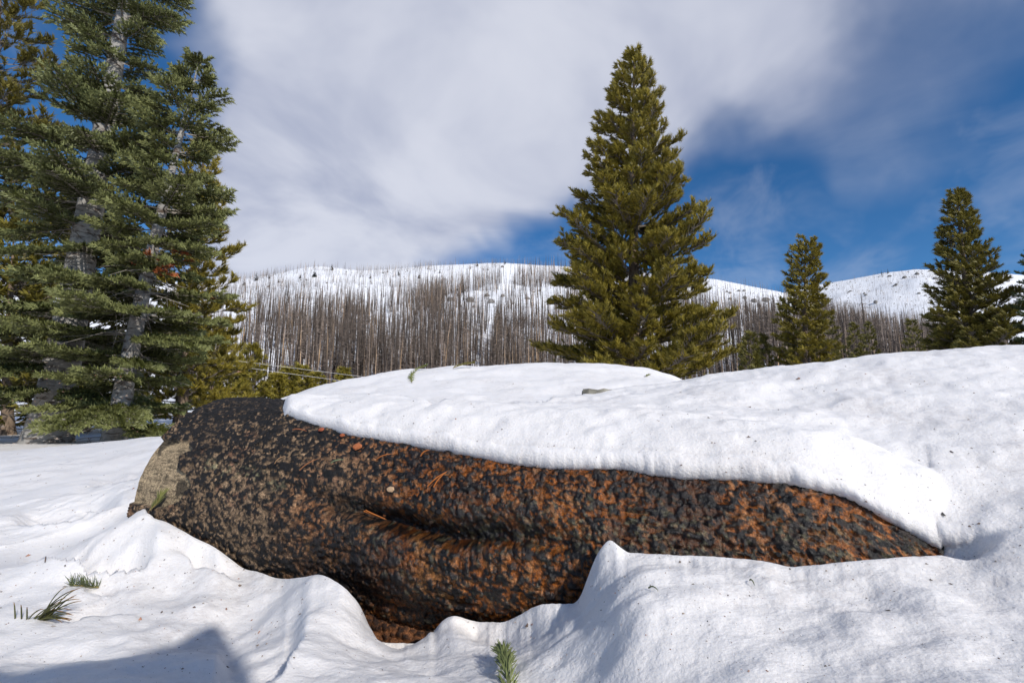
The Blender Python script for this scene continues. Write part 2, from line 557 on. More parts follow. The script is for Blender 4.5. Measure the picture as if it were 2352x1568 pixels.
hid = [(1.0, 2.7, .10), (1.6, 3.0, .16), (2.6, 3.0, .27), (1.9, 4.4, .15), (3.5, 3.0, .3), (0.5, 2.6, .05), (-.2, 2.3, .0), (-.9, 2.6, -.02), (-2.4, 7.0, -.5), (0, 7.5, -.25), (2.2, 7.5, -.3), (-1.6, 6.4, -.2), (5, 6, -.2),
       (-4.2, 5.2, -.28), (-6, 7.5, -.5), (-7.5, 5, -.5), (-3.6, 3.4, -.36), (-5, 2.5, -.4), (-3, 1.5, -.42), (-2, .5, -.40), (-1, 0, -.40), (0, .3, -.38), (0, -1, -.4), (2, -1, -.3), (-2, -2, -.4),
       (1, .2, -.26), (2, .5, -.15), (4, 1.5, .2), (5, -2, 0), (0, -5, -.4), (-5, -4, -.4), (-8, 0, -.5), (8, 3, .1), (-2.2, 5.2, .0), (6, -6, -.3)]
ctrl += [np.array(h) for h in hid]
ctrl += [p for p in lip] + [(a_ + b_) / 2 for a_, b_ in zip(lip[:-1], lip[1:])]
for (x_, y_), p in zip(lip_px, lip):
    if x_ <= 600 or x_ >= 1440:
        rr0 = math.hypot(p[0], p[1])
        for dd, dz in (((.07, -.012), (.16, -.04), (.27, -.085)) if x_ < 470 else ((.07, -.004), (.16, -.016), (.27, -.045 if x_ <= 600 else -.03))):
            ctrl.append(np.array([p[0] * (1 - dd / rr0), p[1] * (1 - dd / rr0), p[2] + dz]))
ctrl += [p for p in back]
ctrl = np.array(ctrl)
# drop hand-set points that sit too close to the lip shelf
_k = np.ones(len(ctrl), bool)
for i_ in range(26):
    if np.hypot(*(ctrl[26:, :2] - ctrl[i_, :2]).T).min() < .05:
        _k[i_] = False
ctrl = ctrl[_k]
rbf_raw = rbf_fit(ctrl[:, :2], ctrl[:, 2], 0.045)
# sampled once on a bearing / log-distance grid, in a crisp and a smooth version
GA = np.radians(np.arange(-180, 180.01, .35)); GL = np.linspace(math.log(.09), math.log(13.0), 210)
_gl, _ga = np.meshgrid(GL, GA, indexing='ij')
_z = rbf_raw(np.sin(_ga) * np.exp(_gl), np.cos(_ga) * np.exp(_gl))


def blur(z, sr, sc):
    for ax_, sg in ((0, sr), (1, sc)):
        n_ = int(sg * 3) + 1
        k_ = np.exp(-.5 * (np.arange(-n_, n_ + 1) / sg) ** 2); k_ /= k_.sum()
        pad = [(0, 0), (0, 0)]; pad[ax_] = (n_, n_)
        zp = np.pad(z, pad, mode='edge'); o_ = np.zeros_like(z)
        for i_, w_ in enumerate(k_):
            o_ += w_ * (zp[i_:i_ + z.shape[0]] if ax_ == 0 else zp[:, i_:i_ + z.shape[1]])
        z = o_
    return z


ZF, ZS = blur(_z, .8, 1.3), blur(_z, 2.6, 9.0)


def grid_get(G, X, Y):
    fa = np.clip((np.arctan2(X, Y) - GA[0]) / (GA[1] - GA[0]), 0, len(GA) - 1.001); fl = np.clip((np.log(np.maximum(np.hypot(X, Y), .09)) - GL[0]) / (GL[1] - GL[0]), 0, len(GL) - 1.001)
    i = fl.astype(int); j = fa.astype(int); u = fl - i; v = fa - j
    return (G[i, j] * (1 - v) + G[i, j + 1] * v) * (1 - u) + (G[i + 1, j] * (1 - v) + G[i + 1, j + 1] * v) * u


def rbf(X, Y):
    return grid_get(ZF, np.asarray(X, float), np.asarray(Y, float))


def rbf_s(X, Y):
    return grid_get(ZS, np.asarray(X, float), np.asarray(Y, float))




def ground_far(X, Y):
    r = np.hypot(X, Y)
    return -0.45 + 3.2 * sstep(12, 95, r) + 0.35 * fbm2(X * .05, Y * .05, 3, 31) * sstep(8, 40, r)


lip_az = np.array([az_of(p) for p in lip]); lip_r = np.hypot(lip[:, 0], lip[:, 1])
bk_az = np.array([az_of(p) for p in back]); bk_r = np.hypot(back[:, 0], back[:, 1])
def smooth_tab(a, *cols, w=.007):
    g = np.arange(a[0], a[-1], .0015)
    k = np.exp(-(np.arange(-20, 21) * .0015 / w) ** 2); k /= k.sum()
    o_ = []
    for c in cols:
        q = np.interp(g, a, c); o_.append(np.convolve(np.pad(q, 20, mode='edge'), k, 'valid'))
    return [g] + o_


lip_res = lip[:, 2] - rbf(lip[:, 0], lip[:, 1])
bk_res = back[:, 2] - rbf_s(back[:, 0], back[:, 1])

lip_end = (lip_az[0], lip_az[-1]); bk_end = (bk_az[0], bk_az[-1])
lip_az, lip_r, lip_res = smooth_tab(lip_az, lip_r, lip_res)
bk_az, bk_r, bk_res, bk_z = smooth_tab(bk_az, bk_r, bk_res, back[:, 2], w=.016)
# hollows melted into the snow: lip line in the picture, depth, length beyond the lip
pits = []
for pl, dep, wid in [([(40, 1216), (57, 1221), (113, 1219), (170, 1212), (200, 1196), (238, 1189), (262, 1184)], .085, .55),
                     ([(55, 1302), (72, 1303), (106, 1297), (151, 1301), (181, 1303), (204, 1314), (242, 1312), (302, 1310), (332, 1301), (344, 1284)], .070, .27),
                     ([(385, 1272), (425, 1276), (455, 1296), (505, 1316), (530, 1334), (565, 1342)], .04, .12),
                     ([(215, 1114), (234, 1112), (294, 1104), (313, 1093), (343, 1082), (360, 1075)], .085, .75),
                     ([(500, 1568), (545, 1566), (600, 1562), (650, 1540), (690, 1480)], .055, .40),
                     ([(130, 1345), (180, 1350), (230, 1362), (300, 1360), (330, 1352)], .024, .2),
                     ([(60, 1425), (160, 1432), (250, 1418), (330, 1424)], .028, .2),
                     ([(612, 930, 1.9), (640, 927, 1.87), (700, 924, 1.8), (800, 927, 1.78), (900, 937, 1.68), (960, 947, 1.64), (1000, 955, 1.6)], .050, .9),
                     ([(965, 985, 1.44), (1010, 968, 1.5), (1060, 950, 1.58), (1100, 939, 1.66), (1180, 926, 1.73), (1250, 917, 1.8), (1330, 906, 1.95), (1400, 896, 2.1)], .040, .6)]:
    q = []
    for w_ in pl:
        x, y = w_[0], w_[1]
        if len(w_) > 2:
            q.append(ray(x, y) * w_[2])
            continue
        # march to the smooth surface
        d = ray(x, y); s = np.linspace(.5, 5.5, 1500)
        zz_ = s * d[2] - rbf(s * d[0], s)
        k = np.nonzero(zz_ < 0)[0]
        s0 = s[k[0]] if len(k) else 2.0
        q.append(d * s0)
    q = np.array(q)
    pits.append((np.array([az_of(p) for p in q]), np.hypot(q[:, 0], q[:, 1]), dep, wid))


def front_r(AZ):
    return np.interp(AZ, lip_az, lip_r) + .006 * fbm2(AZ * 60, AZ * 0 + 1.5, 4, 4, .6)


_ba = np.concatenate([[bk_az[0] - .30, bk_az[0] - .15, bk_az[0] - .06], bk_az]); _br = np.concatenate([[2.35, 2.3, 2.12], bk_r])


def back_r(AZ):
    return np.maximum(np.interp(AZ, _ba, _br) + .005 * fbm2(AZ * 50, AZ * 0 + 4.5, 4, 5, .6), front_r(AZ) + .004)


def snow_height(AZ, RR):
    X = np.sin(AZ) * RR; Y = np.cos(AZ) * RR
    z = rbf(X, Y)
    zs_ = rbf_s(X, Y)
    j1 = fbm2(AZ * 60, RR * 3, 3, 3); j2 = fbm2(X * 30, Y * 30, 2, 4)
    wob = 0.010 * j1 + 0.006 * j2
    front = front_r(AZ)
    fres = np.interp(AZ, lip_az, lip_res, left=0, right=0) + 0.003 * j2
    bk = back_r(AZ)
    bres = np.interp(AZ, bk_az, bk_res, left=0, right=0) + 0.001 * j2
    on = sstep(lip_az[0] - .012, lip_az[0] + .01, AZ) * (1 - sstep(lip_az[-1] - .02, lip_az[-1] + .05, AZ))
    bk = np.maximum(bk, front + 0.01)
    wf = np.where(RR <= front, np.exp(-np.clip(front - RR, 0, 9) / 0.05), 1.0)
    wb = np.where(RR >= bk, np.exp(-np.clip(RR - bk, 0, 9) / 0.10), 1.0)
    bsm = sstep(-.02, .03, RR - bk)
    z = z * (1 - bsm) + zs_ * bsm
    mid = np.clip((RR - front) / np.maximum(bk - front, .02), 0, 1)
    res = fres * wf * (1 - mid) + bres * wb * mid
    z = z + on * res
    # the snow lies over the top of the log behind its melted edge
    hx = LDIR[:2] / np.hypot(*LDIR[:2]); sl = LDIR[2] / np.hypot(*LDIR[:2])
    al = (X - LA[0]) * hx[0] + (Y - LA[1]) * hx[1]; sd_ = -(X - LA[0]) * hx[1] + (Y - LA[1]) * hx[0]
    rl = (log_r(np.clip(al, 0, LLEN + .06)) + .012) * (1 - sstep(LLEN + .04, LLEN + .40, al)) + 1e-4
    lt = LA[2] + al * sl + np.sqrt(np.clip(rl ** 2 - sd_ ** 2, 0, None))
    cover = sstep(bk_end[0] + .0, bk_end[0] + .05, AZ) * (np.abs(sd_) < rl) * sstep(-.004, .03, RR - bk)
    z = np.where(cover > 0, np.maximum(z, lt + .03 * cover - .06 * (1 - cover)), z)
    # hollows
    for (pa, pr, dep, wid) in pits:
        inside = sstep(pa[0] - .01, pa[0] + .025 + .04 * (dep < .055), AZ) * (1 - sstep(pa[-1] - .025 - .04 * (dep < .055), pa[-1] + .01, AZ))
        lr = np.interp(AZ, pa, pr) * (1 + .012 * j2) + 0.012 * j1
        s = RR - lr
        prof = sstep(0, 0.03, s) * (1 - sstep(0.03, wid, s))
        rim = np.exp(-(np.clip(-s, 0, 9) / 0.06)) * (s <= 0) * 0.16
        z = z - dep * inside * (prof - rim)
    # melt relief
    near = 1 - sstep(4, 9, RR)
    z = z + near * (0.022 * fbm2(X * 3.6 + 3, Y * 6.0, 4, 21) + 0.0055 * fbm2(X * 20, Y * 24, 3, 23, .5) * (1 - sstep(2, 5, RR)))
    z = z + 0.03 * fbm2(X * 1.3, Y * 2.0, 3, 25) * sstep(1.0, 3.0, RR) * near
    # unseen bank added behind the camera to cast the shadow at lower left
    h = np.array([math.sin(SUN_AZ), math.cos(SUN_AZ)]); pv = np.array([-h[1], h[0]])
    a = X * h[0] + Y * h[1]; b = X * pv[0] + Y * pv[1]
    top = 1.21 + 0.055 * np.exp(-((b - .125) / .05) ** 2) + 0.05 * sstep(-.05, -.3, b) + 0.03 * fbm2(b * 9, a * 2, 2, 77)
    m = sstep(1.30, 1.42, a) * (1 - sstep(2.2, 2.6, a)) * sstep(-1.6, -1.2, b) * (1 - sstep(.150, .180, b))
    z = z * (1 - m) + top * m
    k = sstep(8, 11.5, RR)
    z = z * (1 - k) + ground_far(X, Y) * k
    return X, Y, z


az = np.concatenate([np.radians(np.arange(-180, -56, 3.0)), np.radians(np.linspace(-56, 56, 640)), np.radians(np.arange(59, 108, 3.0)),
                     np.radians(np.arange(108, 172, 0.7)), np.radians(np.arange(172, 180, 3.0))])
fr, bkc = front_r(az), back_r(az)
gap = sstep(.02, .12, bkc - fr)
close = sstep(.004, .05, bkc - fr) * (1 - sstep(lip_end[1] + .01, lip_end[1] + .05, az))
_pad = np.pad(close, 10, mode='edge'); close = np.convolve(_pad, np.ones(21) / 21, 'valid')
on_f = sstep(lip_end[0] + .0, lip_end[0] + .035, az) * close
on_b = sstep(bk_end[0] - .002, bk_end[0] + .045, az) * close
RF, RB_ = .022, .026
lin = lambda n: np.linspace(0, 1, n)[:, None]
geo = lambda a, b, n: np.exp(np.log(a) + (np.log(b) - np.log(a)) * lin(n))
rowsA = np.vstack([geo(np.full_like(az, .1), np.full_like(az, .40), 12)[:-1], geo(np.full_like(az, .40), fr - RF, 215)])
rowsL = (fr - RF)[None] + RF * lin(8)[1:]
rowsM = fr[None] + (bkc - fr)[None] * np.array([.02, .2, .5, .8, .97])[:, None]
rowsB = bkc[None] + RB_ * lin(11)
rowsC = np.vstack([geo(bkc + RB_, np.full_like(az, 3.2), 130)[1:], geo(np.full_like(az, 3.2), np.full_like(az, 7.), 62)[1:], geo(np.full_like(az, 7.), np.full_like(az, 26.), 36)[1:]])
RRg = np.vstack([rowsA, rowsL, rowsM, rowsB, rowsC]); AZg = np.broadcast_to(az[None], RRg.shape)
_, _, Z = snow_height(AZg, RRg)
nA, nL, nM, nB = len(rowsA), len(rowsL), len(rowsM), len(rowsB)
Rn, Zn = RRg.copy(), Z.copy()
lzt = smooth_tab(np.array([az_of(p) for p in lip]), lip[:, 2], w=.010)
corr = (np.interp(az, lzt[0], lzt[1]) + .010 - Z[nA - 1]) * on_f
Zn[:nA] += corr[None] * np.exp(-((fr - RF)[None] - RRg[:nA]) / .09)
zf = Zn[nA - 1]
ph = np.linspace(0, math.pi / 2, nL + 1)[1:, None]
Rn[nA:nA + nL] = (fr - RF)[None] + RF * np.sin(ph); Zn[nA:nA + nL] = zf[None] - RF * 1.2 * (1 - np.cos(ph))
zb = np.interp(az, bk_az, bk_z); iB = nA + nL + nM
zt = np.maximum(Z[iB + nB - 1], zb + .018)
Rn[nA + nL:iB] = np.stack([fr - .004, fr + .15 * (bkc - fr), fr + .5 * (bkc - fr), fr + .8 * (bkc - fr), bkc + .02])
Zn[nA + nL:iB] = np.stack([zf - .04 - .10 * gap, zf - .04 - .36 * gap, np.minimum(zf, zb) - .04 - .4 * gap, zb - .02 - .3 * gap, zb - .01 - .08 * gap])
ph = np.linspace(0, math.pi, nB)[:, None]
Rn[iB:iB + nB] = bkc[None] + RB_ * (1 - np.sin(ph)); Zn[iB:iB + nB] = zb[None] + (zt - zb)[None] * (1 - np.cos(ph)) / 2
Zn[iB + nB:] = Z[iB + nB:] + (zt - Z[iB + nB - 1])[None] * np.exp(-(RRg[iB + nB:] - (bkc + RB_)[None]) / .06)
wrow = np.zeros_like(RRg)
wrow[nA:nA + nL] = on_f; wrow[nA + nL:nA + nL + 2] = on_f; wrow[nA + nL + 2:iB] = on_f; wrow[iB:] = on_b
wrow[:nA] = 1
Rn = RRg + (Rn - RRg) * wrow; Zn = Z + (Zn - Z) * wrow
sink = on_f * (1 - on_b) * .22 * (1 - sstep(lip_end[1] - .1, lip_end[1], az))
Zn[iB:] -= sink[None] * np.exp(-np.clip(RRg[iB:] - bkc[None], 0, 9) / .3)
X = np.sin(AZg) * Rn; Y = np.cos(AZg) * Rn; Z = Zn
V = np.stack([X, Y, Z], -1).reshape(-1, 3)
Fq = grid_faces(len(RRg), len(az), True)[:, ::-1]
V = np.vstack([V, [[0, 0, float(Z[0].mean())]]])
snow_me = mesh_np('snow_ground', V, Fq, smooth=True)
snow = link('snow_ground', snow_me, M_SNOW)
snow['kind'] = 'structure'
snow['label'] = 'old granular snow covering the ground around the log'
BVH = BVHTree.FromPolygons(V.tolist(), Fq[((RRg[:-1] < 8) & (np.abs(AZg[:-1]) < 1.0)).ravel()].tolist())


def on_snow(px, py):
    d = Vector(ray(px, py)).normalized()
    hit = BVH.ray_cast(Vector((0, 0, 0)), d)
    if hit[0] is None:
        return Vector(ray(px, py) * 3), Vector((0, 0, 1))
    return hit[0], hit[1] if hit[1].z > 0 else -hit[1]


def snow_z(x, y):
    a, b, c = snow_height(np.array([math.atan2(x, y)]), np.array([math.hypot(x, y)]))
    return float(c[0])


# ------------------------------------------------------------------ hills
sk1 = np.array([(-900, 640), (0, 640), (300, 648), (510, 648), (620, 631), (700, 616), (740, 613), (830, 621), (980, 611), (1160, 603), (1300, 611), (1400, 622), (1500, 629), (1640, 641),
                (1720, 656), (1790, 668), (1850, 690), (1900, 712), (2000, 745), (2100, 765), (2352, 790), (3400, 800)])
sk2 = np.array([(-900, 760), (1600, 720), (1700, 695), (1800, 672), (1880, 654), (1960, 640), (2030, 625), (2100, 617), (2200, 620), (2352, 632), (3400, 660)])


def sky_tab(sk):
    d = np.array([ray(*q) for q in sk])
    return np.arctan2(d[:, 0], d[:, 1]), d[:, 2] / np.hypot(d[:, 0], 1.0)


A1, T1 = sky_tab(sk1); A2, T2 = sky_tab(sk2)
R1, R2 = 430.0, 760.0


def hill(AZ, RR):
    X = np.sin(AZ) * RR; Y = np.cos(AZ) * RR
    base = ground_far(X, Y)
    n1 = fbm2(X * .012, Y * .012, 4, 51); n2 = fbm2(X * .05, Y * .05, 4, 52)
    z1 = np.interp(AZ, A1, T1) * R1
    s = np.clip((RR - 95) / (R1 - 95), 0, None)
    h1 = 2.7 + (z1 - 2.7) * np.where(s < 1, s ** 1.12, 1 - (s - 1) * 0.8)
    h1 = h1 + (n1 * 6 + n2 * 1.6) * sstep(0.02, .3, s) * (1 - sstep(.8, 1.0, s) * .75)
    z2 = np.interp(AZ, A2, T2) * R2
    s2 = np.clip((RR - 380) / (R2 - 380), 0, None)
    h2 = 10 + (z2 - 10) * np.where(s2 < 1, s2 ** 1.05, 1 - (s2 - 1) * 0.5) + (n1 * 8 + n2 * 1.8) * (1 - sstep(.8, 1.0, s2) * .8) * sstep(0, .2, s2)
    h2 = np.where(s2 <= 0, -50, h2)
    h = np.where(RR > 95, np.maximum(np.maximum(h1, h2), base), base)
    return X, Y, h


az2 = np.concatenate([np.radians(np.arange(-180, -62, 4.0)), np.radians(np.linspace(-62, 62, 340)), np.radians(np.arange(66, 180, 4.0))])
rr2 = np.concatenate([np.geomspace(25, 90, 16)[:-1], np.geomspace(90, 440, 130)[:-1], np.geomspace(440, 800, 70)[:-1], np.geomspace(800, 3000, 14)])
RG, AG = np.meshgrid(rr2, az2, indexing='ij')
X2, Y2, Z2 = hill(AG, RG)
Z2[0] -= 0.3
front_half = np.cos(AG) > 0.25
Z2 = np.where(front_half, Z2, np.minimum(Z2, ground_far(X2, Y2) + 0.02 * RG))
hill_me = mesh_np('snowy_hillside', np.stack([X2, Y2, Z2], -1).reshape(-1, 3), grid_faces(len(rr2), len(az2), True)[:, ::-1], smooth=True)
hillo = link('snowy_hillside', hill_me, M_SNOWFAR)
hillo['kind'] = 'structure'
hillo['label'] = 'snow covered hillside rising to the ridge behind the trees'
# ------------------------------------------------------------------ the charred log
def log_point(u, th, r):
    u = np.asarray(u, float); th = np.asarray(th, float)
    return LA + u[..., None] * LDIR + (np.asarray(r) * np.cos(th))[..., None] * LUP + (np.asarray(r) * np.sin(th))[..., None] * LCAM


def uth(pts):
    o = [log_hit(*q)[1:3] for q in pts]
    return np.array([a for a, b in o]), np.array([b for a, b in o])


cr_u, cr_t = uth([(470, 1075), (600, 1108), (700, 1138), (800, 1172), (870, 1195), (960, 1217), (1080, 1236), (1200, 1246), (1330, 1250), (1480, 1245)])
cr_s = np.argsort(cr_u); cr_u = cr_u[cr_s]; cr_t = cr_t[cr_s]
cr_d = np.interp(cr_u, cr_u, [0.002, .008, .016, .034, .060, .056, .042, .028, .014, .0])
# bare wood at the cut end
bw_u, bw_t = uth([(435, 1015), (443, 1035), (415, 1048), (412, 1075), (430, 1090), (440, 1112), (425, 1140), (395, 1160), (375, 1165)])
bw_s = np.argsort(bw_t); bw_u = bw_u[bw_s]; bw_t = bw_t[bw_s]


def log_surface(U, TH):
    """radius and colour of the log at (u, theta)"""
    r0 = log_r(U)
    arc = TH * r0
    q = U / LLEN
    # slow swelling
    r = r0 * (1 + 0.012 * fbm2(U * 2.2, TH * 1.3, 3, 61)) + 0.004 * fbm2(U * 9, arc * 9, 3, 62)
    # crease between the two rolls of wood
    ct = np.interp(U, cr_u, cr_t); cd = np.interp(U, cr_u, cr_d, left=0, right=0)
    wv = 0.012 * fbm2(U * 14, U * 0 + 2.0, 3, 63)
    dlt = (TH - ct) * r0 + wv
    gro = np.where(dlt > 0, np.exp(-(dlt / 0.015) ** 2), np.exp(-(dlt / 0.034) ** 2))
    r = r - cd * gro
    r = r + 0.40 * cd * np.exp(-((dlt - 0.09) / 0.09) ** 2) + 0.05 * cd * np.exp(-((dlt + 0.10) / 0.07) ** 2)
    # second shallow fold low on the front
    d2 = (TH - (ct + 0.62 + 0.05 * np.sin(U * 5))) * r0
    r = r - 0.010 * sstep(.25, .5, q) * (1 - sstep(.62, .75, q)) * np.exp(-(d2 / 0.03) ** 2)
    # bark plates
    wx = 0.9 * fbm2(U * 26, arc * 30, 3, 64); wy = 0.9 * fbm2(U * 26 + 9, arc * 30, 3, 65)
    f1, f2, cid = voronoi2(U / 0.027 + wx, arc / 0.0155 + wy, 66)
    g1, g2, gid = voronoi2(U / 0.012 + wy * 1.3, arc / 0.008 + wx * 1.3, 67)
    irr = fbm2(U * 48, arc * 78, 4, 97, .6)
    edge0 = irr + .9 * (f2 - f1) - .06
    patch = fbm2(U * 7, arc * 9, 4, 68)
    warm = sstep(.30, .52, q + 0.10 * fbm2(U * 5, arc * 6, 3, 69))
    lowf = sstep(.9, 1.35, TH)                      # towards the underside
    topf = 1 - sstep(.25, .75, TH)                   # the burnt top
    upf = 1 - sstep(.45, 1.0, TH + .25 * fbm2(U * 6, arc * 6, 3, 99))
    furrow = fbm2(U * 3.2, arc * 42, 3, 101); crack = np.exp(-(furrow / .045) ** 2) * sstep(-.1, .3, fbm2(U * 8, arc * 12, 2, 102))
    keep = 0.97 + 0.16 * topf - 0.20 * lowf * (1 - warm) - 0.10 * warm * (1 - topf) - 0.30 * patch
    edge = sstep(-.05, .10, edge0 + .24 * upf * (1 - .3 * warm) - .07 * lowf * (1 - warm) - .11 * warm * (1 - .6 * upf))
    plate = edge * (cid < keep)
    small = sstep(0.05, 0.3, g2 - g1) * (gid < 0.55)
    plate = np.maximum(plate, 0.75 * small * sstep(.35, .75, keep) * sstep(-.25, .1, irr))
    # bare wood zone
    bu = np.interp(TH, bw_t, bw_u, left=-1, right=-1) + 0.012 * fbm2(arc * 40, U * 40, 2, 70)
    bare = 1 - sstep(-0.004, 0.004, U - bu)
    bark_h = 0.004 + 0.0042 * plate * (0.5 + 0.9 * cid) + 0.0035 * irr + 0.003 * fbm2(U * 120, arc * 160, 2, 71) - .005 * crack * (.4 + .6 * warm)
    r = r + np.where(bare > .5, -0.010 + 0.0012 * fbm2(U * 9, arc * 70, 3, 72), bark_h)
    # colours
    n = fbm2(U * 45, arc * 55, 3, 73); n2 = fbm2(U * 14, arc * 20, 3, 74)
    v = (0.65 + 0.35 * n)[..., None]
    tan = np.array([.30, .20, .118]); rust = np.array([.38, .115, .016]); pink = np.array([.36, .17, .10]); gold = np.array([.34, .18, .06])
    under = tan * (1 - warm[..., None]) + rust * warm[..., None]
    k = sstep(.15, .6, n2)[..., None]
    under = under * (1 - k * .6) + (np.where(warm[..., None] > .5, gold, pink) * .9) * k * .6
    under = under * v * (1 - 0.55 * topf * warm)[..., None]
    black = np.array([.012, .011, .011]) * (0.6 + 0.9 * cid)[..., None] * (0.75 + .5 * n)[..., None]
    brownb = np.array([.052, .028, .016])
    black = black * (1 - .35 * warm[..., None]) + brownb * .35 * warm[..., None] * (cid > .6)[..., None]
    pf = np.clip(sstep(.3, .5, plate), 0, 1)[..., None]
    col = under * (1 - pf) + black * pf
    # fine char speckle over the underbark
    sp = sstep(.02, .30, fbm2(U * 85, arc * 120, 3, 95) + .0 * warm + .16 * topf - .06)
    col = col * (1 - .86 * sp[..., None]) + np.array([.016, .013, .012]) * .86 * sp[..., None]
    fl = sstep(.42 - .08 * warm, .55, fbm2(U * 70, arc * 95, 2, 96)) * (1 - topf * .7)
    col = col * (1 - .7 * fl[..., None]) + (tan * 1.25 * (1 - warm[..., None]) + np.array([.36, .15, .05]) * warm[..., None]) * .7 * fl[..., None]
    # soot stains
    soot = sstep(.0, .5, fbm2(U * 4 + 3, arc * 5, 4, 75) + .55 * topf * sstep(.3, .55, q) + .25 * topf + .22 * upf * warm) * (.55 + .35 * warm)
    col = col * (1 - .8 * soot[..., None]) + np.array([.014, .012, .012]) * .8 * soot[..., None]
    col = col * (1 - .75 * (crack * (.35 + .65 * warm))[..., None])
    # shade of the deep crease, painted dark into the bark colour
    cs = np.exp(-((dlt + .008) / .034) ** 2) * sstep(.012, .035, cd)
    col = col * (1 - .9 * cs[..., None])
    # lichen along the crease and low on the right
    lich = np.exp(-((dlt + .012) / .016) ** 2) * sstep(.15, .4, fbm2(U * 70, arc * 100, 3, 76) + .05) * (cd > 0) * (1 - sstep(.26, .36, q))
    lich = np.maximum(lich, .5 * sstep(.25, .42, fbm2(U * 95, arc * 130, 3, 78)) * sstep(.55, .72, q) * np.exp(-((TH - 1.22) / .22) ** 2))
    lich = np.maximum(lich, .25 * sstep(.36, .5, fbm2(U * 80 + 4, arc * 110, 3, 79)) * sstep(.35, .5, q) * lowf)
    lich = lich * .7
    col = col * (1 - .8 * lich[..., None]) + np.array([.33, .30, .17]) * .8 * lich[..., None]
    # bare wood: silvery with soot smudges and fine checks
    sm = sstep(.08, .32, fbm2(U * 24 + 5, arc * 16, 3, 80)); ck = sstep(.30, .42, fbm2(U * 30, arc * 230, 2, 81))
    wood = (np.array([.43, .325, .195]) * (.85 + .3 * fbm2(U * 8, arc * 60, 3, 82))[..., None]) * (1 - .78 * sm[..., None]) * (1 - .6 * ck[..., None])
    col = np.where(bare[..., None] > .5, wood, col)
    dry = np.where(bare > .5, 1.0, 1 - .95 * warm * (1 - .3 * lich))
    return r, np.concatenate([np.clip(col, .004, 1), dry[..., None]], -1)


def build_log(root):
    nu = 860
    u = np.linspace(.04, LLEN + .06, nu)
    th = np.concatenate([np.linspace(-1.0, 2.3, 270), np.linspace(2.3, 2 * math.pi - 1.0, 30)[1:-1]])
    U, TH = np.meshgrid(u, th, indexing='ij')
    # ragged saw-cut end
    U2 = U.copy(); U2[0] += .004 * fbm2(np.cos(th) * 20, np.sin(th) * 20, 3, 83)
    r, c = log_surface(U2, TH)
    V = log_point(U2, TH, r).reshape(-1, 3); c = c.reshape(-1, 4)
    Fq = grid_faces(nu, len(th), True)
    o = link('trunk', mesh_np('log_trunk', V, Fq, c, smooth=True), M_CHAR, root)
    # end grain of the sawn end
    k = len(th); rings = []
    cols = []
    for f in (1.0, .93, .8, .6, .4, .2, .02):
        rings.append(log_point(np.full(k, .04 + .004 * (1 - f)), th, r[0] * f)); cols.append(np.tile(np.array([.33, .24, .15]) * (.7 + .3 * (f < .95)), (k, 1)))
    Vd = np.concatenate(rings); Fd = grid_faces(len(rings), k, True)
    link('sawn_end', mesh_np('log_end', Vd, Fd, np.concatenate(cols)), M_CHAR, root)


log_root = thing('fallen_log', tuple(LA + np.array([0, 0, -.36])), 'thick charred fallen log lying half buried in the snow', 'log')
log_root_off = -np.array(log_root.location)
build_log(log_root)
for ch in list(log_root.children):
    ch.location = tuple(log_root_off)

# loose bark plates that stand off the trunk, picked out one by one
flake_me = []
for k in range(8):
    rg = np.random.default_rng(300 + k)
    n = rg.integers(6, 9)
    a = np.sort(rg.uniform(0, 2 * math.pi, n) * .35 + np.arange(n) * 2 * math.pi / n * .95)
    rad = rg.uniform(.65, 1.1, n)
    x = np.cos(a) * rad * .5; y = np.sin(a) * rad * .34
    lift = .05 * x + rg.uniform(-.03, .03, n)
    top = np.stack([x * .88, y * .88, .075 + lift], 1); bot = np.stack([x, y, lift * .3 - .14], 1)
    V = np.vstack([top, bot, [[0, 0, .09]]])
    j = np.arange(n); j2 = (j + 1) % n
    Ft = np.concatenate([np.stack([j, j2, np.full(n, 2 * n)], 1), np.stack([j2, j, j + n], 1), np.stack([j2, j + n, j2 + n], 1)])
    base = np.array([[.020, .018, .018], [.028, .024, .022], [.015, .014, .016], [.05, .03, .018], [.022, .02, .02], [.20, .12, .065], [.17, .058, .018], [.03, .022, .018]][k])
    c = np.tile(base, (len(V), 1)) * rg.uniform(.8, 1.2, (len(V), 1))
    flake_me.append(mesh_np('bark_flake', V, Ft, c))
    flake_me[-1].materials.append(M_CHAR)
rg = np.random.default_rng(5)
cnt = 0
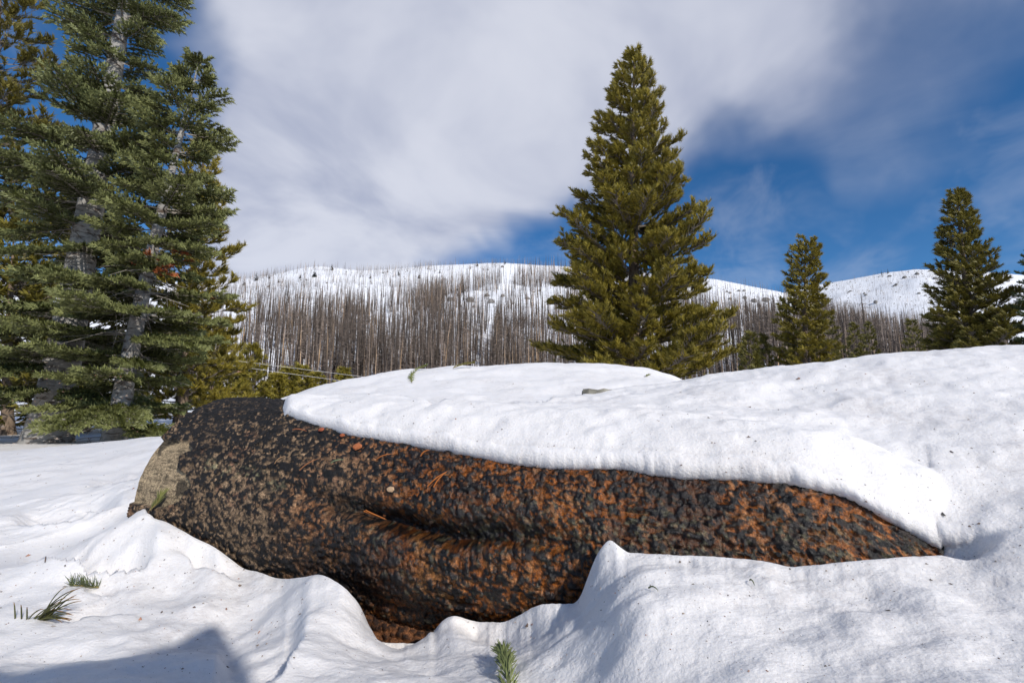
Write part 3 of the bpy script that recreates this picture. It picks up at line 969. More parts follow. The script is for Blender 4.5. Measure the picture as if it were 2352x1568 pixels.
while cnt < 300:
    if cnt < 290:
        u = rg.uniform(.06, LLEN * .98); th = rg.uniform(-.35, 1.55)
    P0 = log_point(np.array(u), np.array(th), log_r(u))
    px, py = proj(P0)
    bu = float(np.interp(th, bw_t, bw_u, left=-1, right=-1))
    if u < bu + .03:
        continue
    lipy = np.interp(px, [q[0] for q in lip_px], [q[1] for q in lip_px]); by = np.interp(px, [q[0] for q in back_px], [q[1] for q in back_px], left=930)
    if not (by + 26 < py < lipy - 10 and u < .9 * LLEN):
        th = rg.uniform(-.35, 1.5); u = rg.uniform(.06, LLEN * .98)
        if cnt >= 290:
            cnt -= 1
        continue
    rr_, cc_ = log_surface(np.array([[u]]), np.array([[th]]))
    e = 2e-2
    P = log_point(np.array([[u]]), np.array([[th]]), rr_)[0, 0]
    nrm = Vector(LUP * math.cos(th) + LCAM * math.sin(th))
    tx = Vector(LDIR).normalized(); ty = nrm.cross(tx).normalized()
    M = Matrix((tx, ty, nrm)).transposed().to_4x4() @ Matrix.Rotation(rg.uniform(-.9, .9), 4, 'Z') @ Matrix.Rotation(rg.uniform(-.12, .12), 4, 'Y')
    q = u / LLEN
    kinds = [0, 1, 2, 4, 7, 5] if q < .4 else [0, 1, 2, 3, 6, 7]
    o = link('bark_flake', flake_me[kinds[int(rg.integers(0, 6))]], None, log_root)
    s = rg.uniform(.010, .022) * (1.1 - .3 * u / LLEN)
    M = Matrix.Translation(Vector(P) + Vector(log_root_off)) @ M @ Matrix.Scale(s, 4)
    o.matrix_basis = M
    cnt += 1

# the smaller log under it
ua = np.array(ray(470, 1292) * 1.60); ub = np.array(ray(1080, 1490) * 1.29)
under_root = thing('small_log', tuple(ua + np.array([0, 0, -.06])), 'thin reddish black log wedged under the thick charred log', 'log')
n = 260
pts = ua + (ub - ua) * np.linspace(0, 1, n)[:, None]
pts[:, 2] += .012 * np.sin(np.linspace(0, 7, n))
sid = 72
T = (ub - ua) / np.linalg.norm(ub - ua)
M = frames(T[None])[0]
a = np.arange(sid) * 2 * math.pi / sid
UU, AA = np.meshgrid(np.linspace(0, np.linalg.norm(ub - ua), n), a, indexing='ij')
f1, f2, cid = voronoi2(UU / .024, AA * .11 / .014, 90)
pl = sstep(.05, .25, f2 - f1) * (cid < .7)
rad = .062 + .01 * fbm2(UU * 6, AA * 1.5, 3, 91) + .007 * pl + .003 * fbm2(UU * 60, AA * 8, 2, 92)
nn = fbm2(UU * 16, AA * 2.5, 3, 93)
cu = np.array([.26, .10, .035]) * (.7 + .4 * nn)[..., None]
cc = cu * (1 - .88 * pl[..., None]) * (1 - .5 * sstep(0, .5, nn)[..., None] * 0.6)
V = pts[:, None] + rad[..., None] * (np.cos(a)[None, :, None] * M[:, 1] + np.sin(a)[None, :, None] * M[:, 2])
o = link('trunk', mesh_np('small_log_trunk', V.reshape(-1, 3), grid_faces(n, sid, True), np.clip(cc, .004, 1).reshape(-1, 3), smooth=True), M_CHAR, under_root)
o.location = tuple(-np.array(under_root.location))
# ------------------------------------------------------------------ conifers
def needle_template(n, fwd, rad, length, width, span, seed, up_bias=0.0):
    """a short shoot along +X clothed with n flat needles (one thin triangle each)"""
    rg = np.random.default_rng(seed)
    V = []; Fc = []; S = []
    for i in range(n):
        x = span[0] + (span[1] - span[0]) * (i + rg.uniform(0, 1)) / n
        a = rg.uniform(0, 2 * math.pi)
        d = np.array([fwd * rg.uniform(.6, 1.3), math.cos(a) * rad, math.sin(a) * rad + up_bias]); d /= np.linalg.norm(d)
        L = length * rg.uniform(.75, 1.15)
        w = np.cross(d, rg.normal(size=3)); w = w / np.linalg.norm(w) * width
        p = np.array([x, 0, 0])
        k = len(V)
        V += [p - w, p + w, p + d * L]
        Fc.append([k, k + 1, k + 2])
        t_ = rg.uniform(.8, 1.2)
        S += [[.8 * t_] * 3, [.8 * t_] * 3, [1.25 * t_] * 3]
    return np.array(V), np.array(Fc), np.array(S)


T_FIR = needle_template(22, .75, .8, .38, .085, (.0, 1.0), 1, .40)
T_FIR_LO = needle_template(14, .75, .8, .40, .09, (.0, 1.0), 2, .35)
T_PINE = needle_template(18, 1.0, .75, .62, .062, (-.1, .5), 3, .15)
T_PINE_LO = needle_template(14, 1.0, .75, .66, .080, (-.1, .5), 4, .15)


def conifer(name, base, top, label, r_base, crown_r, kind='pine', h0=.08, n_branch=110, dens=1.0, tuft=.30, lo=False, group=None, cols=None, seed=0,
            bark=None, slope=(-.15, .55), wood_col=(.15, .125, .10), trunk_bend=.15, bare=0, rust=None, sides=9, n_tier=30):
    """trunk from base to top, whorled branches, needle shoots; crown_r(h) gives the branch reach at height fraction h"""
    rg = np.random.default_rng(seed + 1000)
    base = np.asarray(base, float); top = np.asarray(top, float)
    H = np.linalg.norm(top - base)
    root = thing(name, tuple(base), label, 'tree', group)
    ax = (top - base) / H
    bx = np.array([rg.normal(), rg.normal(), 0]) * trunk_bend * .3

    def trunk(h):
        h = np.asarray(h, float)
        return h[..., None] * (top - base) + bx * np.sin(h * math.pi * 1.3)[..., None]
    hs = np.linspace(-.02, 1, 26)
    rad = r_base * (np.clip(1 - hs, 0, 1) ** .85 * .97 + .03) * (1 + .45 * np.exp(-np.clip(hs, 0, 1) / .025))
    tv, tf = tube(trunk(hs), rad, sides, .06, seed)
    link('trunk', mesh_np(name + '_trunk', tv, tf, smooth=True), bark or M_PINEBARK, root)
    W0s, W1s, RA, RB = [], [], [], []
    TP, TD, TS, TC = [], [], [], []
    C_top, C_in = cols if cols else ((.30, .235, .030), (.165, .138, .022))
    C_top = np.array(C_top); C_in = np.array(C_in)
    hb = h0 + (1 - h0) * (np.arange(n_branch) + rg.uniform(0, 1, n_branch)) / n_branch
    hb = hb if kind == 'pine' and n_tier == 30 else np.clip(np.round(hb * n_tier) / n_tier * .86 + hb * .14, h0, .995)
    phi = np.arange(n_branch) * 2.399 + rg.uniform(-.5, .5, n_branch)
    for i in range(n_branch):
        h = hb[i]
        Lb = crown_r(h) * (rg.uniform(.6, 1.03) if kind == 'pine' else rg.uniform(.62, 1.12))
        if Lb < .05:
            Lb = .05
        out = np.array([math.cos(phi[i]), math.sin(phi[i]), 0])
        sl = slope[0] + (slope[1] - slope[0]) * h + rg.uniform(-.12, .12)
        p0 = trunk(np.array(h))
        curve = rg.uniform(.10, .30) if kind == 'pine' else rg.uniform(-.05, .16)
        side = np.cross([0, 0, 1.0], out)
        bend = rg.uniform(-.15, .15)

        def bp(s):
            return p0 + out * Lb * s + side * Lb * bend * s * s + np.array([0, 0, 1.0]) * Lb * (sl * s + curve * s * s)
        ss_ = np.linspace(0, 1, 5)
        pts = np.array([bp(s) for s in ss_])
        br = (.008 + .010 * Lb) * (r_base / .2) ** .3
        for k in range(4):
            W0s.append(pts[k]); W1s.append(pts[k + 1]); RA.append(br * (1 - ss_[k] * .85)); RB.append(br * (1 - ss_[k + 1] * .85))
        if kind == 'pine':
            nl = max(4, int(Lb * 12.5 * dens))
            for s in np.clip(rg.beta(2.0, 1.15, nl), .18, 1.0):
                p = bp(s); tdir = bp(min(1, s + .05)) - bp(s - .05); tdir /= np.linalg.norm(tdir)
                sg = rg.choice([-1, 1])
                ll = Lb * rg.uniform(.12, .30) * (1.15 - s * .75) + .10
                d = tdir * rg.uniform(.5, 1.0) + side * sg * rg.uniform(.3, 1.0) + np.array([0, 0, rg.uniform(-.1, .55)])
                d /= np.linalg.norm(d)
                e = p + d * ll
                W0s.append(p); W1s.append(e); RA.append(br * .42); RB.append(br * .18)
                nt = 1 + int(ll / (tuft * .8))
                for q in range(nt):
                    f = 1 - q * .36 + rg.uniform(-.08, .08)
                    dd = d + rg.normal(size=3) * .28 + np.array([0, 0, .30])
                    TP.append(p + d * ll * max(f, .1)); TD.append(dd); TS.append(tuft * rg.uniform(.75, 1.15))
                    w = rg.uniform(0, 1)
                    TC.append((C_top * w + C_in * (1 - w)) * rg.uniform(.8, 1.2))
            TP.append(bp(1.0)); TD.append(tdir + np.array([0, 0, .4])); TS.append(tuft); TC.append(C_top)
        else:
            sp = .125 / dens
            n_l = max(3, int(Lb * .86 / sp))
            for k in range(n_l):
                s = .16 + .84 * (k + .5) / n_l
                p = bp(s); tdir = bp(min(1.02, s + .05)) - bp(s - .05); tdir /= np.linalg.norm(tdir)
                for sg in (-1, 1):
                    ll = (.10 + .42 * Lb * (1 - s) ** .8 * sstep(.02, .35, s)) * rg.uniform(.65, 1.15)
                    ll = min(ll, .75)
                    d = tdir * .75 + side * sg * .75 + np.array([0, 0, rg.uniform(-.22, .06)])
                    d /= np.linalg.norm(d)
                    e = p + d * ll
                    W0s.append(p); W1s.append(e); RA.append(br * .35); RB.append(br * .12)
                    n_f = max(1, int(ll / (tuft * .56)))
                    lat = np.cross(d, [0, 0, 1.0])
                    for q in range(n_f):
                        f = (q + .6) / n_f
                        for s2 in (-1, 1):
                            dd = d * .8 + lat * s2 * .75 + np.array([0, 0, rg.uniform(-.1, .35)])
                            TP.append(p + d * ll * f); TD.append(dd); TS.append(tuft * rg.uniform(.7, 1.1) * (1.1 - .35 * f))
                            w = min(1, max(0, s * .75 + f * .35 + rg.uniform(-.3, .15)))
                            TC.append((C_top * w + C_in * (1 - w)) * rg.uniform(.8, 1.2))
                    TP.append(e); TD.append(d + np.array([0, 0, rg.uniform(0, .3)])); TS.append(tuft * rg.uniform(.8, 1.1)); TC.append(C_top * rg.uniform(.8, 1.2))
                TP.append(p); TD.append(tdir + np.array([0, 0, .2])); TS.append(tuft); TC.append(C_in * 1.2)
    # bare dead twigs low on the trunk
    for k in range(bare):
        h = rg.uniform(.01, .42); a = rg.uniform(0, 6.28); L = rg.uniform(.3, 1.1)
        p = trunk(np.array(h)); o_ = np.array([math.cos(a), math.sin(a), rg.uniform(-.45, .05)])
        m_ = p + o_ * L * .55; e = p + o_ * L + np.array([rg.normal() * .1, rg.normal() * .1, rg.uniform(-.15, .1)])
        W0s += [p, m_]; W1s += [m_, e]; RA += [.011, .007]; RB += [.007, .003]
        for q in range(3):
            f_ = rg.uniform(.3, 1); s_ = p + o_ * L * f_ * .55; W0s.append(s_); W1s.append(s_ + rg.normal(size=3) * .16); RA.append(.005); RB.append(.002)
    # leader
    for k in range(5):
        TP.append(trunk(np.array(1 - k * .008))); TD.append(np.array([rg.normal() * .3, rg.normal() * .3, 1.0])); TS.append(tuft); TC.append(C_top)
    wv, wf = prisms(W0s, W1s, RA, RB, 3)
    wc = np.tile(np.array(wood_col), (len(wv), 1)) * RNG.uniform(.8, 1.2, (len(wv), 1))
    link('branches', mesh_np(name + '_branches', wv, wf, wc), M_WOOD, root)
    tm = {('fir', False): T_FIR, ('fir', True): T_FIR_LO, ('pine', False): T_PINE, ('pine', True): T_PINE_LO}[(kind, lo)]
    TD = np.array(TD); TC = np.array(TC)
    if rust is not None:
        px_, py_ = proj(np.array(TP) + base)
        for (cx_, cy_, rx_, ry_, pr_) in rust:
            m_ = (((px_ - cx_) / rx_) ** 2 + ((py_ - cy_) / ry_) ** 2 < 1) & (rg.uniform(size=len(px_)) < pr_)
            TC[m_] = np.array([.34, .105, .035]) * rg.uniform(.7, 1.2, (m_.sum(), 1))
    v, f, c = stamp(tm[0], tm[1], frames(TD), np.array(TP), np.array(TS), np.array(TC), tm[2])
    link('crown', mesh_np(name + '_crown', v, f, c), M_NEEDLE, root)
    TRIS.append((name, len(f) + len(wf) * 2))
    return root


TRIS = []
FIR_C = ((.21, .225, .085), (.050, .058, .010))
FIR_W = (.24, .21, .175)


def gz(x, y):
    r = math.hypot(x, y)
    if r < 24:
        return snow_z(x, y)
    return float(ground_far(np.array([x]), np.array([y]))[0])


def stand(px_b, py_b, px_t, py_t, f):
    """base on the snow under a picture point at forward distance f, top where the picture shows it"""
    d = ray(px_b, py_b) * f
    b = np.array([d[0], f, gz(d[0], f)])
    t_ = ray(px_t, py_t) * f
    return b, t_


# two big firs at the left
b, tp = stand(112, 1000, 345, -330, 9.0)
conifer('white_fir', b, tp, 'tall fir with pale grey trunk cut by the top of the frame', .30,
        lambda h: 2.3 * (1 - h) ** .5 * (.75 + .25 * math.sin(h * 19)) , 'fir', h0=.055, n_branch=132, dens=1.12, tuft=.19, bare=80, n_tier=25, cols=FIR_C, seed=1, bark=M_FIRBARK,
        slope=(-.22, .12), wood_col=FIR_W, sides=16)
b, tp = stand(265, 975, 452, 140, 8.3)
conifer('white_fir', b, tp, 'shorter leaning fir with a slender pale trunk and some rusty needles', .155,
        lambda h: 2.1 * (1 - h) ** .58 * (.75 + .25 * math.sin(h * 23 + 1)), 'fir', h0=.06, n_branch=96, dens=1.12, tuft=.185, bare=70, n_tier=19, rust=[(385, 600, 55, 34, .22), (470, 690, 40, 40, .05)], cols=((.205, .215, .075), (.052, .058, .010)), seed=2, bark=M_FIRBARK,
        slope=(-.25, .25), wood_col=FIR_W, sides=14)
# pines behind and beside them
PINE_D = ((.21, .175, .028), (.11, .098, .018))
b, tp = stand(-35, 990, 5, -220, 13.0)
conifer('pine', b, tp, 'olive pine rising past the top left corner behind the firs', .20, lambda h: 2.5 * (1 - h) ** .6, h0=.05, n_branch=165, tuft=.30, seed=3, dens=1.1, cols=((.20, .165, .028), (.095, .085, .018)))
b, tp = stand(415, 960, 470, 330, 14.5)
conifer('pine', b, tp, 'olive pine showing at the outer edge of the leaning fir', .17, lambda h: 2.0 * (1 - h) ** .6, h0=.03, n_branch=115, tuft=.30, seed=4, dens=1.1)
b, tp = stand(190, 980, 215, 420, 14.0)
conifer('pine', b, tp, 'shaded pine standing between and behind the two fir trunks', .15, lambda h: 2.1 * (1 - h) ** .6, h0=.03, n_branch=105, tuft=.32, seed=5, lo=True, cols=PINE_D)
b, tp = stand(20, 985, 30, 520, 12.0)
conifer('pine', b, tp, 'bushy dark pine low behind the tall fir at the frame edge', .13, lambda h: 1.7 * (1 - h) ** .6, h0=.03, n_branch=85, tuft=.3, seed=6, lo=True, cols=PINE_D)

# the big pine in the middle
b, tp = stand(1452, 830, 1455, 122, 22.0)
def big_r(h):
    k = np.interp(h, [0, .06, .14, .30, .36, .46, .52, .56, .62, .70, .80, .90, 1.0], [3.4, 4.3, 4.6, 3.7, 3.75, 3.5, 3.3, 2.9, 2.35, 2.25, 1.6, 1.05, .2])
    return float(k) * .98
conifer('big_pine', b, tp, 'tall broad green pine behind the snow mound against the cloud', .36, big_r, h0=.07, n_branch=255, n_tier=26, tuft=.38, seed=8, dens=1.15, slope=(-.10, .32),
        wood_col=(.15, .125, .10), sides=12)
# pines at the right
b, tp = stand(1838, 840, 1850, 566, 36.0)
conifer('pine', b, tp, 'middle sized pine with a flat tip right of the big pine', .28, lambda h: float(np.interp(h, [0, .1, .4, .62, .68, .9, 1], [2.3, 2.3, 1.9, 1.8, 1.5, 1.15, .7])),
        h0=.04, n_branch=165, tuft=.44, seed=9, lo=True)
b, tp = stand(2240, 800, 2193, 446, 30.0)
conifer('pine', b, tp, 'tall pointed pine beside the right edge of the frame', .34, lambda h: float(np.interp(h, [0, .12, .35, .5, .7, .9, 1], [3.9, 3.6, 2.6, 2.0, 1.35, .75, .2])) * .98,
        h0=.04, n_branch=235, tuft=.42, seed=10, lo=True, cols=((.22, .18, .028), (.12, .105, .020)))
b, tp = stand(2400, 800, 2385, 545, 27.0)
conifer('fir', b, tp, 'dark green fir cut by the right edge of the frame', .22, lambda h: 2.6 * (1 - h) ** .75, 'fir', h0=.04, n_branch=80, tuft=.30, seed=11, lo=True, dens=.6, cols=((.09, .115, .045), (.045, .06, .02)))
small = [(1902, 820, 1900, 718, 44, 1.5, 'slim young pine touching the right side of the flat tipped pine'),
         (1962, 815, 1960, 747, 48, 1.35, 'broader left one of two young pines close together below the right hill'),
         (1992, 815, 1994, 744, 50, 1.1, 'slimmer right one of two young pines close together below the right hill'),
         (2096, 805, 2094, 738, 46, 1.2, 'lone small pine left of the tall pointed pine'),
         (1722, 830, 1720, 768, 34, 1.0, 'small dark pine close to the right foot of the big pine'),
         (1753, 830, 1752, 774, 38, 1.0, 'small dark pine left of the flat tipped pine'),
         (578, 930, 576, 798, 30, 1.25, 'tallest of the young pines in the hollow left of the mound'),
         (530, 935, 528, 832, 26, 1.3, 'young pine filling the hollow right beside the leaning fir'),
         (492, 935, 490, 745, 22, 1.35, 'slender pine half hidden by the outer fir branches'),
         (634, 925, 632, 866, 31, .8, 'narrow young pine in the hollow, second before the mound edge'),
         (660, 915, 658, 850, 32, 1.0, 'young pine in the hollow left of the two side by side'),
         (694, 905, 692, 846, 33, 1.05, 'rounded bright pine above the left flank of the mound'),
         (728, 895, 726, 862, 34, .9, 'lowest pine top just above the mound edge'),
         (790, 875, 788, 852, 36, .9, 'tiny pine tip peeking over the mound below the wires')]
for k, (xb, yb, xt, yt, f, cr, lab) in enumerate(small):
    b, tp = stand(xb, yb, xt, yt, f)
    conifer('young_pine', b, tp, lab, .10, lambda h, c=cr: c * 1.15 * (1 - h) ** .7 + .08, h0=.03, n_branch=60, tuft=.42, seed=30 + k, lo=True, group='young pines below the hill', dens=.95,
            cols=((.27, .22, .03), (.145, .125, .022)) if k > 5 else ((.18, .155, .028), (.095, .088, .018)))
# ------------------------------------------------------------------ burnt forest on the hill
def snag_mesh(seed, nb, kind, flat=False):
    """dead trunk one unit tall with bare twigs"""
    rg = np.random.default_rng(seed)
    n = 4 if flat else 5
    hs = np.linspace(0, 1, n)
    pts = np.stack([.010 * np.cumsum(rg.normal(size=n)), .010 * np.cumsum(rg.normal(size=n)), hs], 1)
    pts[0, :2] = 0
    rad = .0125 * (1 - hs) ** .8 + .0018
    v, f = tube(pts, rad, 3 if flat else 5)
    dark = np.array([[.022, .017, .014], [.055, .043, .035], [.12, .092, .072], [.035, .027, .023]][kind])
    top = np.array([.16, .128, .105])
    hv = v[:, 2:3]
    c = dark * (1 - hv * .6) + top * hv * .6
    if kind == 2:
        c = np.where(rg.uniform(size=(len(v), 1)) < .25, np.array([[.30, .20, .115]]), c)
    a = rg.uniform(0, 2 * math.pi, nb); h = rg.uniform(.18, .97, nb)
    p0 = np.stack([np.interp(h, hs, pts[:, 0]), np.interp(h, hs, pts[:, 1]), h], 1)
    L = (.105 * (1 - h) ** .6 + .016) * rg.uniform(.5, 1.25, nb)
    p1 = p0 + np.stack([np.cos(a) * L, np.sin(a) * L, L * rg.uniform(-.5, .25, nb)], 1)
    if flat:
        sd_ = np.stack([-np.sin(a) * .0, np.cos(a) * .0, np.ones(nb)], 1) * .0030 + np.stack([-np.sin(a), np.cos(a), 0 * a], 1) * .0024
        bv = np.stack([p0 - sd_, p0 + sd_, p1], 1).reshape(-1, 3)
        bc = np.tile(np.array([.195, .155, .13]), (len(bv), 1)) * rg.uniform(.6, 1.25, (nb, 1)).repeat(3, 0)
        return np.vstack([v, bv]), np.concatenate([tri(f), np.arange(nb * 3).reshape(-1, 3) + len(v)]), np.vstack([c, bc])
    bv, bf = prisms(p0, p1, np.full(nb, .0024), np.full(nb, .0011), 3)
    bc = np.tile(np.array([.195, .155, .13]), (len(bv), 1)) * rg.uniform(.6, 1.25, (nb, 1)).repeat(6, 0)
    V = np.vstack([v, bv]); Ft = np.concatenate([tri(f), tri(bf) + len(v)]); C_ = np.vstack([c, bc])
    return V, Ft, C_


def poly_y(tab, px):
    return np.interp(px, [q[0] for q in tab], [q[1] for q in tab])


dense_line = [(300, 735), (520, 742), (594, 738), (750, 730), (771, 726), (895, 700), (1019, 674), (1161, 645), (1285, 634), (1400, 655), (1550, 690), (1640, 720), (1780, 740), (1880, 735), (2150, 735), (2352, 745)]
N = 150000
rg = np.random.default_rng(77)
AZc = rg.uniform(R(-41), R(46), N); RRc = np.exp(rg.uniform(math.log(100), math.log(760), N))
xs, ys, zs = hill(AZc, RRc)
Pc = np.stack([xs, ys, zs], 1)
pxb, pyb = proj(Pc)
# in sight: base above the line of sight over everything nearer on the same bearing
ok = np.ones(N, bool)
for f in np.linspace(.25, .97, 22):
    _, _, zz_ = hill(AZc, np.maximum(RRc * f, 26))
    ok &= zz_ / (RRc * f) < zs / RRc + .003
bandn = fbm2(pxb * .006, pyb * .010, 3, 201)
dl = poly_y(dense_line, pxb)
dens = np.where(pyb > dl, .52, 0.0)
dens = np.where((pyb > dl - 26) & (pyb <= dl), .16, dens)
clear = (pxb > 1020) & (pxb < 1300) & (pyb > 655 + (1285 - pxb) * .09) & (pyb < 735)
dens = np.where(clear & (pyb > dl), .14, dens)
strip = np.array([abs((p - 1150 + (y - 700) * .3)) < 14 or abs(p - 700 + (y - 760) * .5) < 8 for p, y in zip(pxb, pyb)])
dens = np.where(strip, dens * .25, dens)
dens = dens * np.clip(1 + 1.3 * bandn, .15, 1.7)
up = pyb <= dl - 26
dens = np.where(up, .20 + .22 * (bandn > .1), dens)
dens = np.where(up & (pxb > 1080) & (pxb < 1330), .22, dens)
dens = np.where(up & (pxb > 1600) & (pxb < 1800), .10, dens)
dens = np.where(up & (pxb > 1860), .95, dens)
# far rows look denser on a log-distance draw; even it out
wgt = np.clip((RRc / 430.0) ** 1.2, .25, 1.3)
sel = ok & (rg.uniform(0, 1, N) < dens * wgt) & (pxb > 380) & (pxb < 2420)
P = Pc[sel]; rsel = RRc[sel]; pxs = pxb[sel]; pys = pyb[sel]
hgt = (4 + 12 * rg.beta(1.5, 1.4, len(P))) * np.where(pys < poly_y(dense_line, pxs) - 26, .5, 1.0)
hgt *= np.where(rsel > 450, .85, 1.0)
_, ptop = proj(P + np.stack([hgt * 0, hgt * 0, hgt], 1))
# what hides them: the mound, the big pine, the firs
mound_y = np.interp(pxs, [300, 600, 650, 740, 850, 1000, 1200, 1350, 1560, 1750, 1950, 2150, 2352], [960, 935, 903, 876, 853, 831, 820, 824, 848, 838, 812, 795, 784])
vis = (np.minimum(mound_y, pys) - ptop)
open_ = (pxs > 545) & ~((pxs > 1250) & (pxs < 1690)) & ~((pxs > 1790) & (pxs < 1890)) & (pxs < 2150) & ~((pxs < 745) & (pys > 840))
score = np.where(open_, vis, -1)
order = np.argsort(-score)
near = order[:300]; rest = order[300:]
hgt[near] *= 1.15
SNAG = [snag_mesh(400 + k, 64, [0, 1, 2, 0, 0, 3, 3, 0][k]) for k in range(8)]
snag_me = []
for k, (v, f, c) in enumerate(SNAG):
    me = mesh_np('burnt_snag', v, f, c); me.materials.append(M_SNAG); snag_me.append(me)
for i in near:
    k = int(rg.integers(0, 8))
    o = link('burnt_tree', snag_me[k])
    w = hgt[i] * rg.uniform(.7, 1.3)
    o.location = (P[i, 0], P[i, 1], P[i, 2] - .3); o.scale = (w, w, hgt[i])
    o.rotation_euler = (rg.normal() * .025, rg.normal() * .025, rg.uniform(0, 6.28))
    x_ = pxs[i]
    lab, grp = (('bare burnt tree trunk in the dense stand below the left ridge', 'burnt trees of the left stand') if x_ < 1000 else
                ('thin burnt trunk among the boulders left of the big pine', 'burnt trees left of the big pine') if x_ < 1300 else
                ('burnt trunk in the gap between the big pine and flat tipped pine', 'burnt trees in the gap') if x_ < 1800 else
                ('burnt trunk below the far snowy hill at the right', 'burnt trees of the right stand'))
    tag(o, lab, 'dead tree', grp)
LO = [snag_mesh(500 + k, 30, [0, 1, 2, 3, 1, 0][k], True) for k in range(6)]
vs, fs, cs = [], [], []; off = 0
kk = rg.integers(0, 6, len(P))
for k in range(6):
    idx = rest[kk[rest] == k]
    v, f, c = LO[k]
    rot = rg.uniform(0, 6.28, len(idx)); wd = hgt[idx] * rg.uniform(.5, 1.05, len(idx)); lx = rg.normal(size=len(idx)) * .03
    ca, sa = np.cos(rot), np.sin(rot)
    VV = np.empty((len(idx), len(v), 3))
    VV[..., 0] = (v[None, :, 0] * ca[:, None] - v[None, :, 1] * sa[:, None]) * wd[:, None] + lx[:, None] * v[None, :, 2] * hgt[idx][:, None]
    VV[..., 1] = (v[None, :, 0] * sa[:, None] + v[None, :, 1] * ca[:, None]) * wd[:, None]
    VV[..., 2] = v[None, :, 2] * hgt[idx][:, None] - .3
    VV += P[idx][:, None, :]
    tint = rg.choice([.5, .8, 1.15, 1.5, 2.0], (len(idx), 1, 1)) * np.where(rsel[idx] > 330, 1.25, 1.0)[:, None, None]
    vs.append(VV.reshape(-1, 3)); fs.append((f[None] + (np.arange(len(idx)) * len(v))[:, None, None]).reshape(-1, 3) + off)
    cs.append((c[None] * tint).reshape(-1, 3)); off += len(idx) * len(v)
far = link('burnt_forest', mesh_np('burnt_forest', np.concatenate(vs), np.concatenate(fs), np.concatenate(cs)), M_SNAG)
far['kind'] = 'stuff'; far['label'] = 'mass of bare burnt tree trunks covering the snowy hillside'; far['category'] = 'burnt forest'
print('SNAGS', len(P), sum(len(q) for q in fs))


# boulders breaking through the snow of the hillside
def rock_mesh(seed, sub=2):
    import bmesh
    bm = bmesh.new(); bmesh.ops.create_icosphere(bm, subdivisions=sub, radius=1.0)
    rg_ = np.random.default_rng(seed)
    ax_ = rg_.normal(size=(9, 3)); ax_ /= np.linalg.norm(ax_, axis=1, keepdims=True); cut = rg_.uniform(.55, .95, 9)
    for v in bm.verts:
        p = np.array(v.co)
        for a_, c_ in zip(ax_, cut):
            d_ = p @ a_
            if d_ > c_:
                p = p - a_ * (d_ - c_)
        v.co = p * np.array([1, .85, .9])
    V_ = np.array([v.co[:] for v in bm.verts]); F_ = np.array([[v.index for v in f.verts] for f in bm.faces]); bm.free()
    c_ = np.tile(np.array([.215, .20, .185]), (len(V_), 1)) * rg_.uniform(.75, 1.2, (len(V_), 1))
    me = mesh_np('boulder', V_, F_, c_); me.materials.append(M_ROCK)
    return me


rocks = [rock_mesh(600 + k) for k in range(6)]
spots = [(1040, 690, 24), (1060, 684, 20), (1085, 690, 26), (1110, 683, 18), (1128, 692, 24), (1150, 680, 20), (1055, 702, 16), (1180, 700, 14), (1205, 690, 16), (1010, 712, 12), (1095, 708, 14), (1160, 612, 18), (1210, 610, 14),
         (640, 735, 13), (720, 785, 20), (760, 790, 16), (700, 800, 14), (1705, 686, 14), (1738, 690, 18), (1760, 692, 22), (1680, 690, 10), (2145, 640, 16), (2050, 655, 12), (1990, 676, 12), (1946, 672, 10), (2012, 700, 16),
         (1900, 690, 10), (2120, 676, 10), (2080, 640, 14), (2110, 628, 16), (2040, 632, 10), (2310, 650, 14), (2330, 680, 12), (2300, 668, 10), (800, 625, 8), (860, 650, 8), (930, 640, 8), (760, 650, 9), (840, 662, 8), (700, 645, 8),
         (610, 660, 9), (650, 650, 8), (980, 622, 9), (1020, 640, 8), (1075, 616, 9), (880, 628, 7), (940, 622, 8), (1120, 618, 10), (1260, 690, 12), (1235, 672, 10), (570, 700, 9), (660, 690, 9), (1700, 672, 9), (1670, 672, 9)]
rg = np.random.default_rng(88)
az_t = np.linspace(R(-45), R(47), 1400)


def on_hill(px, py):
    d = ray(px, py); a_ = math.atan2(d[0], 1.0); tn = d[2] / math.hypot(d[0], 1)
    r_ = np.geomspace(98, 1000, 900)
    x_, y_, z_ = hill(np.full(900, a_), r_)
    k_ = np.nonzero(z_ / r_ >= tn)[0]
    if not len(k_):
        k_ = [int(np.argmax(z_ / r_))]
    k_ = k_[0]
    return np.array([x_[k_], y_[k_], z_[k_]]), r_[k_]


for (px, py, s) in spots:
    for rep in range(2 if s < 13 else 1):
        q, r_ = on_hill(px + rg.uniform(-10, 10), py + rg.uniform(-4, 4))
        o = link('boulder', rocks[int(rg.integers(0, 6))])
        w = s * (.34 if py < 668 or px > 1850 else .5) / F * r_ * rg.uniform(.7, 1.2)
        o.location = tuple(q + np.array([0, 0, w * .2])); o.scale = (w * .8, w * .8, w * rg.uniform(.6, .85)); o.rotation_euler = (rg.uniform(-.2, .2), rg.uniform(-.2, .2), rg.uniform(0, 6.28))
        lab, grp = (('small grey rock in the open snow under the left ridge line', 'rocks under the left ridge') if py < 668 and px < 1300 else
                    ('grey boulder among thin burnt trunks left of the big pine', 'boulders left of the big pine') if 1000 <= px < 1300 else
                    ('grey boulder between dense burnt trunks below the left ridge', 'boulders in the left stand') if px < 1000 else
                    ('grey boulder on the slope right beside the big pine', 'boulders right of the big pine') if px < 1800 else
                    ('grey rock on the far snowy hill at the right', 'rocks on the far hill'))
        tag(o, lab, 'boulder', grp)

